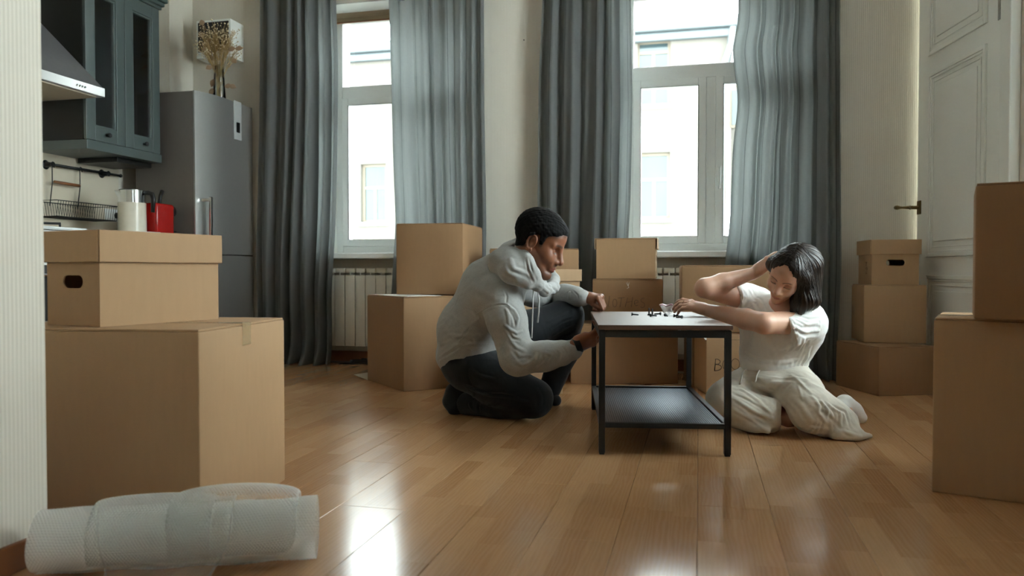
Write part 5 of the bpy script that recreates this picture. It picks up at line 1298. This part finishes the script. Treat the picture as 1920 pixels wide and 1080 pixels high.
# jeans
Q = SDF(lo_ - .03, hi_ + .02, .0045)
Q.ell(dD(884, 682, 3.47), (.14, .17, .105), np.stack([RIGHT, VIEW, UPV], 1), .04)
Q.chain([dD(885, 690, 3.40), dD(930, 715, 3.36), dD(1000, 745, 3.335)], [.108, .100, .080], .04)
Q.chain([dD(1000, 750, 3.34), dD(940, 757, 3.42), dD(875, 757, 3.49)], [.078, .070, .052], .03)
Q.chain([dD(905, 672, 3.60), dD(985, 625, 3.67), dD(1062, 592, 3.72)], [.115, .098, .080], .04)
Q.chain([dD(1062, 595, 3.72), dD(1056, 660, 3.74), dD(1032, 728, 3.74)], [.079, .070, .052], .03)
Q.halfspace((0, 0, .002), (0, 0, -1), .004)
jV, jF = Q.mesh(2, .5)
cr = [([(872, 728), (900, 738), (940, 745), (985, 748)], .006, -.010), ([(880, 690), (895, 700), (925, 706)], .006, .004), ([(885, 700), (900, 712), (930, 716)], .005, -.004), ([(878, 672), (872, 700), (880, 725)], .005, -.004), ([(1040, 618), (1060, 606), (1078, 600)], .005, -.005), ([(1042, 632), (1060, 622), (1080, 612)], .005, .005), ([(1045, 645), (1062, 636), (1080, 628)], .005, -.004), ([(1030, 600), (1050, 590), (1065, 578)], .006, .004), ([(880, 770), (876, 755), (886, 742)], .006, .005), ([(895, 778), (893, 762), (905, 750)], .006, -.004), ([(915, 780), (915, 766), (930, 756)], .006, .004), ([(1010, 725), (1018, 745), (1016, 770)], .008, .003)]
jV = creases(jV, jF, cr); jV = rumple(jV, jF, .0016, 28, 9); jV = rumple(jV, jF, .0006, 80, 10); jV[:, 2] = np.maximum(jV[:, 2], .002)
put('jeans', (jV, jF), m_jean, man)
# socks
for pts, rs in (([dD(866, 757, 3.50), dD(852, 735, 3.53), dD(846, 752, 3.52), dD(853, 768, 3.49)], [.045, .038, .036, .032]), ([dD(1028, 722, 3.74), dD(1024, 745, 3.745), dD(1041, 751, 3.71)], [.044, .037, .030])):
    K = SDF(*bounds(pts, .09), .004); K.chain(pts, rs, .02); K.halfspace((0, 0, .002), (0, 0, -1), .004); put('sock', K.mesh(2), m_sockd, man)
# dark wristband on the right wrist
wd_ = np.array(rh_f); wd_ /= np.linalg.norm(wd_); c0 = J['rwr'] + wd_*.010
MB().tube([Vector(c0 - wd_*.010) - man.location, Vector(c0 + wd_*.014) - man.location], [.0335, .033], 22).build('wristband', M['black_plastic'], man, ang=40)
# ---------------------------------------------------------------- the seated woman
m_skinw = skin_mat('fair_skin', '#cfa48c', '#b3736a', '#3a2b25')
m_tee = fabric('white_jersey', '#dededb', '#f2f2ef', 420, .18, .8, .1)
m_linen = fabric('cream_linen', '#c9c2b4', '#e4dfd4', 360, .3, .85, .1)
m_sockw = fabric('white_sock', '#dad9d5', '#efeeea', 420, .35)
base = c2w((1455-960)/FPX*3.15, 3.15)
wom = empty('person', (base.x, base.y, 0), 0, 'person in white t-shirt and cream trousers sitting on the floor, hand in dark hair', 'person')
K_ = dict(pel=dD(1450, 708, 3.24), wai=dD(1452, 655, 3.22), che=dD(1462, 600, 3.19), nek=dD(1474, 566, 3.17),
          rsh=dD(1402, 562, 3.28), rel=dD(1322, 540, 3.10), rwr=dD(1414, 512, 3.16), lsh=dD(1520, 604, 3.08), lel=dD(1432, 606, 2.96), lwr=dD(1326, 581, 3.215),
          rhi=dD(1420, 705, 3.26), rkn=dD(1364, 748, 3.17), ran=dD(1478, 782, 3.10), lhi=dD(1482, 705, 3.22), lkn=dD(1512, 766, 3.02), lan=dD(1572, 774, 3.20))
WC = dD(1477, 515, 3.02); wf, wl, wu = frame((-.62, -.60, -.50), (.77, -.50, -.40)); WS = .85
lo_, hi_ = bounds(list(K_.values()) + [WC, dD(1255, 590, 3.3), dD(1440, 470, 3.2)], .14); lo_[2] = -.01
B = SDF(lo_, hi_, .0027)
B.chain([K_['pel'], K_['wai'], K_['che']], [.095, .085, .092], .05, n=RIGHT, q=.85)
B.chain([K_['che'], dD(1470, 580, 3.12)], [.085, .062], .05)
Pw = head_prims(B, WC, wf, wl, wu, WS, False)
B.cap(dD(1480, 574, 3.19), Pw(-.045, 0, -.10), .050, .042, .025)
B.cap(dD(1464, 596, 3.13), dD(1440, 602, 3.15), .05, .05, .04)
B.chain([K_['che'], K_['rsh']], [.07, .045], .04); B.chain([K_['che'], K_['lsh']], [.07, .046], .04)
B.chain([K_['rsh'], K_['rel']], [.047, .040], .015); B.chain([K_['rel'], (K_['rel']*.65 + K_['rwr']*.35), K_['rwr']], [.038, .038, .0245], .012)
B.chain([K_['lsh'], K_['lel']], [.052, .041], .015); B.chain([K_['lel'], (K_['lel']*.70 + K_['lwr']*.30), K_['lwr']], [.040, .0405, .0245], .012)
for a, b, c in (('rhi', 'rkn', 'ran'), ('lhi', 'lkn', 'lan')): B.chain([K_[a], K_[b], K_[c]], [.075, .05, .033], .03)
B.cap(dD(1478, 785, 3.09), dD(1500, 782, 3.12), .032, .032, .02)
B.cap(K_['lan'], dD(1592, 766, 3.28), .030, .024, .02)
# left hand on the table, fingertips down, picking up screws
hd_f = dD(1292, 571, 3.25) - K_['lwr']; hd_n = UPV*.80 - VIEW*.55 + RIGHT*.05
sgn = 1 if np.cross(hd_f, hd_n) @ VIEW > 0 else -1
wseg = hand_prims(B, K_['lwr'], hd_f, hd_n, sgn, ((.15, .55, .25), (.30, .60, .30), (.35, .62, .30), (.40, .6, .3)), .93, .05, (.55, .3), (.75, .35, -.55))
# right hand holding the back of the head
hr_f = Pw(-.095, -.070, .040) - K_['rwr']; hr_n = -VIEW*.45 - RIGHT*.75 + UPV*.45
hand_prims(B, K_['rwr'], hr_f, hr_n, 1 if np.cross(hr_f, hr_n) @ UPV > 0 else -1, ((.25, .35, .2),)*4, .92, .04, (.2, .1), (1.0, .22, -.05))
headB = B.copy()
bV, bF = B.mesh(2, .4); bo = put('body', (bV, bF), m_skinw, wom); set_tint(bo, face_tint(bV, WC, wf, wl, wu, WS, False))
# hair: parted in the middle, falling to the shoulder on the near side
HB = SDF(np.array(WC) - .27, np.array(WC) + .24, .0032)
Rw = np.stack([wf, wl, wu], 1)
HB.ell(Pw(-.028, 0, .042), np.array([.100, .082, .093])*WS, Rw, .01)
HB.ell(Pw(.018, 0, .070), np.array([.060, .066, .060])*WS, Rw, .02)
for g, L_ in ((1, 1.0), (-1, .8)):
    tip = [Pw(.048, g*.050, .055), Pw(.015, g*.078, .010), Pw(-.015, g*.088, -.040), Pw(-.025, g*.085, -.090)]
    if g == 1: tip = [Pw(.046, .042, .066), Pw(.014, .074, .026), dD(1506, 538, 3.000), dD(1510, 562, 3.000), dD(1500, 588, 2.995)]; HB.chain(tip, [.018, .022, .030, .036, .010], .03)
    else: HB.chain([Pw(.040, -.046, .066), Pw(.005, -.074, .030), Pw(-.03, -.080, -.01)], [.018, .020, .022], .03)
HB.chain([Pw(-.07, .06, .04), dD(1513, 530, 3.030), dD(1519, 562, 3.030), dD(1517, 580, 3.040)], [.05, .044, .034, .014], .03)
HB.chain([Pw(-.08, .03, .05), dD(1510, 540, 3.090), dD(1512, 572, 3.100)], [.06, .05, .03], .04)
HB.chain([Pw(-.02, .074, -.02), dD(1494, 562, 3.010), dD(1483, 584, 3.005)], [.026, .024, .006], .02)
# keep the face free: remove what lies in front of the hairline
sl, g_ = HB.region(np.array(WC) - .3, np.array(WC) + .3); q = [(sum((g_[i] - WC[i])*ax_[i] for i in range(3)))/WS for ax_ in (wf, wl, wu)]
nb = np.abs(q[1]); face = np.sqrt(((q[0] - .085)/.098)**2 + (nb/.075)**1.2 + ((q[2] + .028)/.130)**2) - 1
HB.f[sl] = np.maximum(HB.f[sl], -(face*.06).astype(np.float32))
part = np.sqrt((q[1] + .004)**2 + ((q[2] - .150)*.8)**2 + 0*q[0])   # a shallow parting groove over the crown
HB.f[sl] = np.maximum(HB.f[sl], -(np.sqrt((q[1] + .006)**2 + (np.sqrt((q[0] + .012)**2 + (q[2] - .042)**2) - .1075)**2) - .0035).astype(np.float32)*WS)
wV, wF = HB.mesh(2, .5)
# strands: fine grooves running from the parting down
qv = (wV - np.array(WC))/WS; a_, b_, c_ = qv @ wf, qv @ wl, qv @ wu
ang = np.arctan2(a_ + .03, np.abs(b_) + .02); phs = ang*34 + 2.0*vnoise(wV, 22, 3, 2)
wV = wV + normals(wV, wF)*(.0014*np.sin(phs) + .0012*np.sin(phs*2.3 + 1))[:, None]
def _hair():
    n = N('dark_brown_hair'); f = n.noise(50, 4); g = n.noise(260, 3, n.coords('Object', (1, 1, .15)))
    n.p(col=n.mix(n.math('MULTIPLY_ADD', f, .5, n.math('MULTIPLY', g, .5)), lin('#0f0b09'), lin('#2e221a')), rough=.40, spec=.4); n.bump(g, .35, .001); return n.m
m_hairw = _hair(); hwo = put('hair', (wV, wF), m_hairw, wom)
# loose strands lying over it
rs = random.Random(12); sb = MB(); from mathutils.bvhtree import BVHTree
bvh = BVHTree.FromPolygons([tuple(v) for v in wV], [tuple(f) for f in wF])
for k in range(230):
    side = 1 if rs.random() < .8 else -1; t0 = rs.uniform(-.05, .085); st0 = Pw(t0, -.006 + .004*side, .158 - max(0, t0)*.45)
    if side > 0: en = dD(rs.uniform(1486, 1534), rs.uniform(565, 586), rs.uniform(2.97, 3.06)) 
    else: en = Pw(rs.uniform(-.07, .0), -.085, rs.uniform(.01, .05))
    mdl = Pw(t0*.55 - .02, side*.120, .045); pts = []; ph = rs.uniform(0, 6)
    for i in range(14):
        t = i/13; p = st0*(1-t)**2 + mdl*2*t*(1-t) + en*t*t
        loc, nn_, ix_, ds = bvh.find_nearest(tuple(p))
        if loc is None: continue
        w_ = min(1, max(0, (t - .92)/.08)); p2 = np.array(loc)*(1-w_) + p*w_ + np.array(nn_)*(.0012 + .0010*math.sin(7*t + ph)); pts.append(Vector(p2))
    if len(pts) > 4: n_p = len(pts); sb.tube(pts, [.0013*(1 - .75*(i/(n_p-1))**2) for i in range(n_p)], 4)
so_ = sb.build('strands', m_hairw, hwo, True); so_['kind'] = 'stuff'
# t-shirt
Tm = SDF(lo_ - .02, hi_ + .03, .0042)
Tm.cap(dD(1450, 692, 3.23), dD(1453, 655, 3.22), .108, .102, .05, n=RIGHT, q=.82)
Tm.cap(dD(1453, 655, 3.22), dD(1462, 608, 3.19), .102, .116, .05, n=RIGHT, q=.76)
Tm.cap(dD(1420, 588, 3.24), dD(1503, 608, 3.13), .085, .086, .05)
Tm.ball(dD(1440, 612, 3.13), .072, .05); Tm.ball(dD(1482, 622, 3.08), .070, .05)
Tm.cap(dD(1516, 632, 3.11), dD(1504, 655, 3.15), .050, .045, .04)
Tm.cap(dD(1490, 585, 3.19), dD(1516, 594, 3.12), .055, .055, .03)
Tm.halfspace(dD(1450, 694, 3.2), -UPV, .004)
SL = Tm.copy(); SL.f[:] = BIG
SL.chain([dD(1512, 602, 3.10), dD(1512, 608, 3.07), dD(1474, 621, 3.01)], [.074, .074, .068], .03)
SL.chain([dD(1420, 572, 3.26), dD(1398, 564, 3.27), dD(1372, 556, 3.22)], [.076, .068, .060], .03)
SL.halfspace(dD(1479, 617, 3.0), -.94*RIGHT - .33*UPV, .003, bounds([dD(1462, 616, 3.0)], .115))
SL.halfspace(dD(1384, 556, 3.2), -.98*RIGHT - .2*UPV, .003, bounds([dD(1366, 556, 3.2)], .085))
SL.cap(dD(1452, 616, 2.985), dD(1435, 616, 2.96), .060, .062, .003, op='sub'); SL.cap(dD(1358, 553, 3.18), dD(1340, 550, 3.15), .054, .056, .003, op='sub')
Tm.join(SL, .016)
Tm.cap(dD(1482, 545, 3.13), dD(1472, 574, 3.09), .060, .050, .006, op='sub'); Tm.cap(dD(1462, 577, 3.04), dD(1453, 598, 3.05), .045, .018, .006, op='sub')
tV, tF = Tm.mesh(2, .5)
cr = [([(1495, 594), (1515, 604), (1538, 604)], .005, .006), ([(1490, 602), (1510, 613), (1540, 614)], .0045, -.006), ([(1488, 610), (1510, 621), (1540, 623)], .005, .006), ([(1500, 588), (1520, 594), (1542, 592)], .0045, -.004), ([(1495, 625), (1515, 632), (1535, 630)], .006, -.004), ([(1486, 596), (1493, 616), (1495, 640)], .0035, -.003),
      ([(1512, 640), (1498, 660), (1484, 690)], .007, .007), ([(1518, 645), (1507, 665), (1497, 695)], .006, -.006), ([(1520, 655), (1514, 675), (1507, 697)], .006, .007), ([(1500, 640), (1482, 660), (1462, 690)], .007, -.005), ([(1492, 632), (1470, 655), (1440, 676)], .008, .004), ([(1415, 600), (1408, 630), (1400, 660)], .008, .005), ([(1430, 605), (1436, 640), (1450, 672)], .009, .004), ([(1422, 605), (1422, 640), (1425, 670)], .008, -.004),
      ([(1400, 545), (1412, 565), (1425, 590)], .006, -.005), ([(1392, 540), (1398, 558), (1402, 578)], .005, .005), ([(1410, 540), (1420, 558), (1432, 582)], .006, .004), ([(1386, 538), (1390, 556), (1394, 578)], .0035, -.003),
      ([(1394, 664), (1412, 676), (1440, 682)], .006, .004), ([(1394, 676), (1410, 683), (1432, 684)], .005, -.004), ([(1450, 684), (1480, 684), (1506, 678)], .007, .004), ([(1475, 600), (1470, 620), (1464, 640)], .008, -.004), ([(1440, 600), (1448, 620), (1455, 640)], .007, .003)]
tV = creases(tV, tF, cr); tV = rumple(tV, tF, .0016, 30, 14); tV = rumple(tV, tF, .0006, 80, 15)
tee = put('t_shirt', (tV, tF), m_tee, wom)
# trousers
Tr = SDF(lo_ - .04, np.maximum(hi_, dD(1660, 700, 2.9)) + .06, .0045)
Tr.ell(dD(1450, 720, 3.25), (.138, .12, .10), np.stack([RIGHT, VIEW, UPV], 1), .03)
Tr.ell(dD(1451, 709, 3.215), (.148, .150, .056), np.stack([RIGHT, VIEW, UPV], 1), .008)
Tr.chain([dD(1425, 715, 3.25), dD(1388, 735, 3.21), dD(1361, 746, 3.18)], [.092, .083, .075], .018)           # right thigh
Tr.chain([dD(1360, 752, 3.17), dD(1395, 768, 3.13), dD(1440, 778, 3.09)], [.075, .076, .070], .018)            # right shin, folded under
Tr.chain([dD(1370, 790, 3.13), dD(1410, 800, 3.07), dD(1440, 809, 3.02)], [.020, .016, .009], .03)            # hem lying on the floor
Tr.chain([dD(1478, 712, 3.21), dD(1500, 740, 3.10), dD(1522, 768, 3.02)], [.096, .092, .084], .022)            # left thigh
Tr.chain([dD(1522, 768, 3.02), dD(1556, 783, 3.02), dD(1580, 794, 3.03)], [.088, .076, .056], .025)            # left shin
Tr.chain([dD(1570, 812, 2.96), dD(1600, 818, 2.95), dD(1632, 817, 2.97)], [.028, .022, .008], .03)
Tr.cap(dD(1585, 795, 3.0), dD(1605, 812, 2.96), .045, .02, .03)
Tr.halfspace((0, 0, .003), (0, 0, -1), .004)
Tr.cap(dD(1452, 778, 3.085), dD(1480, 781, 3.09), .052, .062, .004, op='sub')
Tr.cap(dD(1596, 772, 3.24), dD(1625, 766, 3.32), .050, .055, .006, op='sub')
rV, rF = Tr.mesh(2, .5)
cr = [([(1362, 718), (1390, 726), (1420, 745), (1440, 765)], .006, .006), ([(1366, 728), (1392, 742), (1420, 760), (1444, 778)], .005, -.006), ([(1370, 740), (1392, 756), (1418, 772), (1440, 786)], .006, .006), ([(1378, 752), (1400, 770), (1430, 790)], .005, -.006), ([(1372, 765), (1400, 786), (1432, 802)], .006, .006), ([(1350, 720), (1380, 722), (1400, 732)], .006, -.004), ([(1440, 764), (1446, 778), (1440, 794)], .004, .004),
      ([(1438, 712), (1444, 735), (1450, 760)], .005, -.007), ([(1405, 705), (1425, 722), (1442, 748)], .006, -.006), ([(1400, 715), (1420, 730), (1438, 752)], .006, .004), ([(1480, 712), (1465, 728), (1452, 752)], .006, -.006), ([(1492, 716), (1498, 730), (1502, 745)], .004, .005),
      ([(1518, 738), (1532, 746), (1533, 765)], .005, .009), ([(1526, 742), (1542, 753), (1545, 775)], .005, -.009), ([(1536, 746), (1553, 760), (1556, 785)], .005, .010), ([(1546, 750), (1565, 765), (1568, 792)], .005, -.009), ([(1555, 753), (1578, 768), (1580, 796)], .005, .010), ([(1562, 756), (1590, 770), (1594, 800)], .005, -.008), ([(1525, 760), (1545, 790), (1565, 815)], .006, .006), ([(1540, 765), (1562, 792), (1585, 818)], .006, -.006), ([(1575, 800), (1590, 808), (1620, 815)], .005, .006),
      ([(1480, 740), (1500, 760), (1520, 795)], .010, .005), ([(1465, 752), (1485, 776), (1505, 805)], .009, -.005), ([(1490, 812), (1520, 806), (1550, 810)], .006, .007), ([(1515, 822), (1522, 808), (1530, 792)], .0045, .007), ([(1530, 824), (1538, 808), (1542, 795)], .0045, -.007), ([(1545, 825), (1554, 810), (1560, 796)], .0045, .007), ([(1390, 702), (1430, 710), (1470, 706), (1510, 712)], .005, -.006), ([(1400, 695), (1440, 701), (1490, 702), (1515, 708)], .004, .005), ([(1480, 700), (1500, 712), (1522, 735)], .006, .005)]
rV = lap(creases(rV, rF, cr, .8), rF, 3); rV = rumple(rV, rF, .0020, 30, 21); rV = rumple(rV, rF, .0008, 75, 22); rV[:, 2] = np.maximum(rV[:, 2], .0025)
tro = put('trousers', (rV, rF), m_linen, wom)
for pts in ([(1414, 684), (1396, 688), (1390, 700), (1388, 716)], [(1430, 684), (1420, 692), (1416, 705), (1412, 718)], [(1432, 682), (1418, 683), (1402, 684)]):
    seam(tro, dense(pts, 4), 0, .0032, 'drawcord', m_tee, (rV, rF), .0035)
# socks
for pts, rs_ in (([dD(1572, 772, 3.22), dD(1584, 758, 3.29), dD(1600, 770, 3.285), dD(1614, 783, 3.27)], [.034, .037, .035, .026]),):
    Ks = SDF(*bounds(pts, .09), .0035); Ks.chain(pts, rs_, .02); Ks.halfspace((0, 0, .003), (0, 0, -1), .004); put('sock', Ks.mesh(2), m_sockw, wom)
# a thin ring on the middle finger
qa, qb, qr = wseg[1]; rc = qa*.42 + qb*.58; rd_ = (qb - qa)/np.linalg.norm(qb - qa); ru = np.cross(rd_, UPV); ru /= np.linalg.norm(ru); rv = np.cross(rd_, ru)
MB().tube([Vector(rc + (ru*math.cos(a) + rv*math.sin(a))*(qr*.97 + .0004)) - wom.location for a in np.linspace(0, 2*PI, 20, endpoint=False)], .0011, 6, closed=True).build('ring', M['brass'], wom, True)
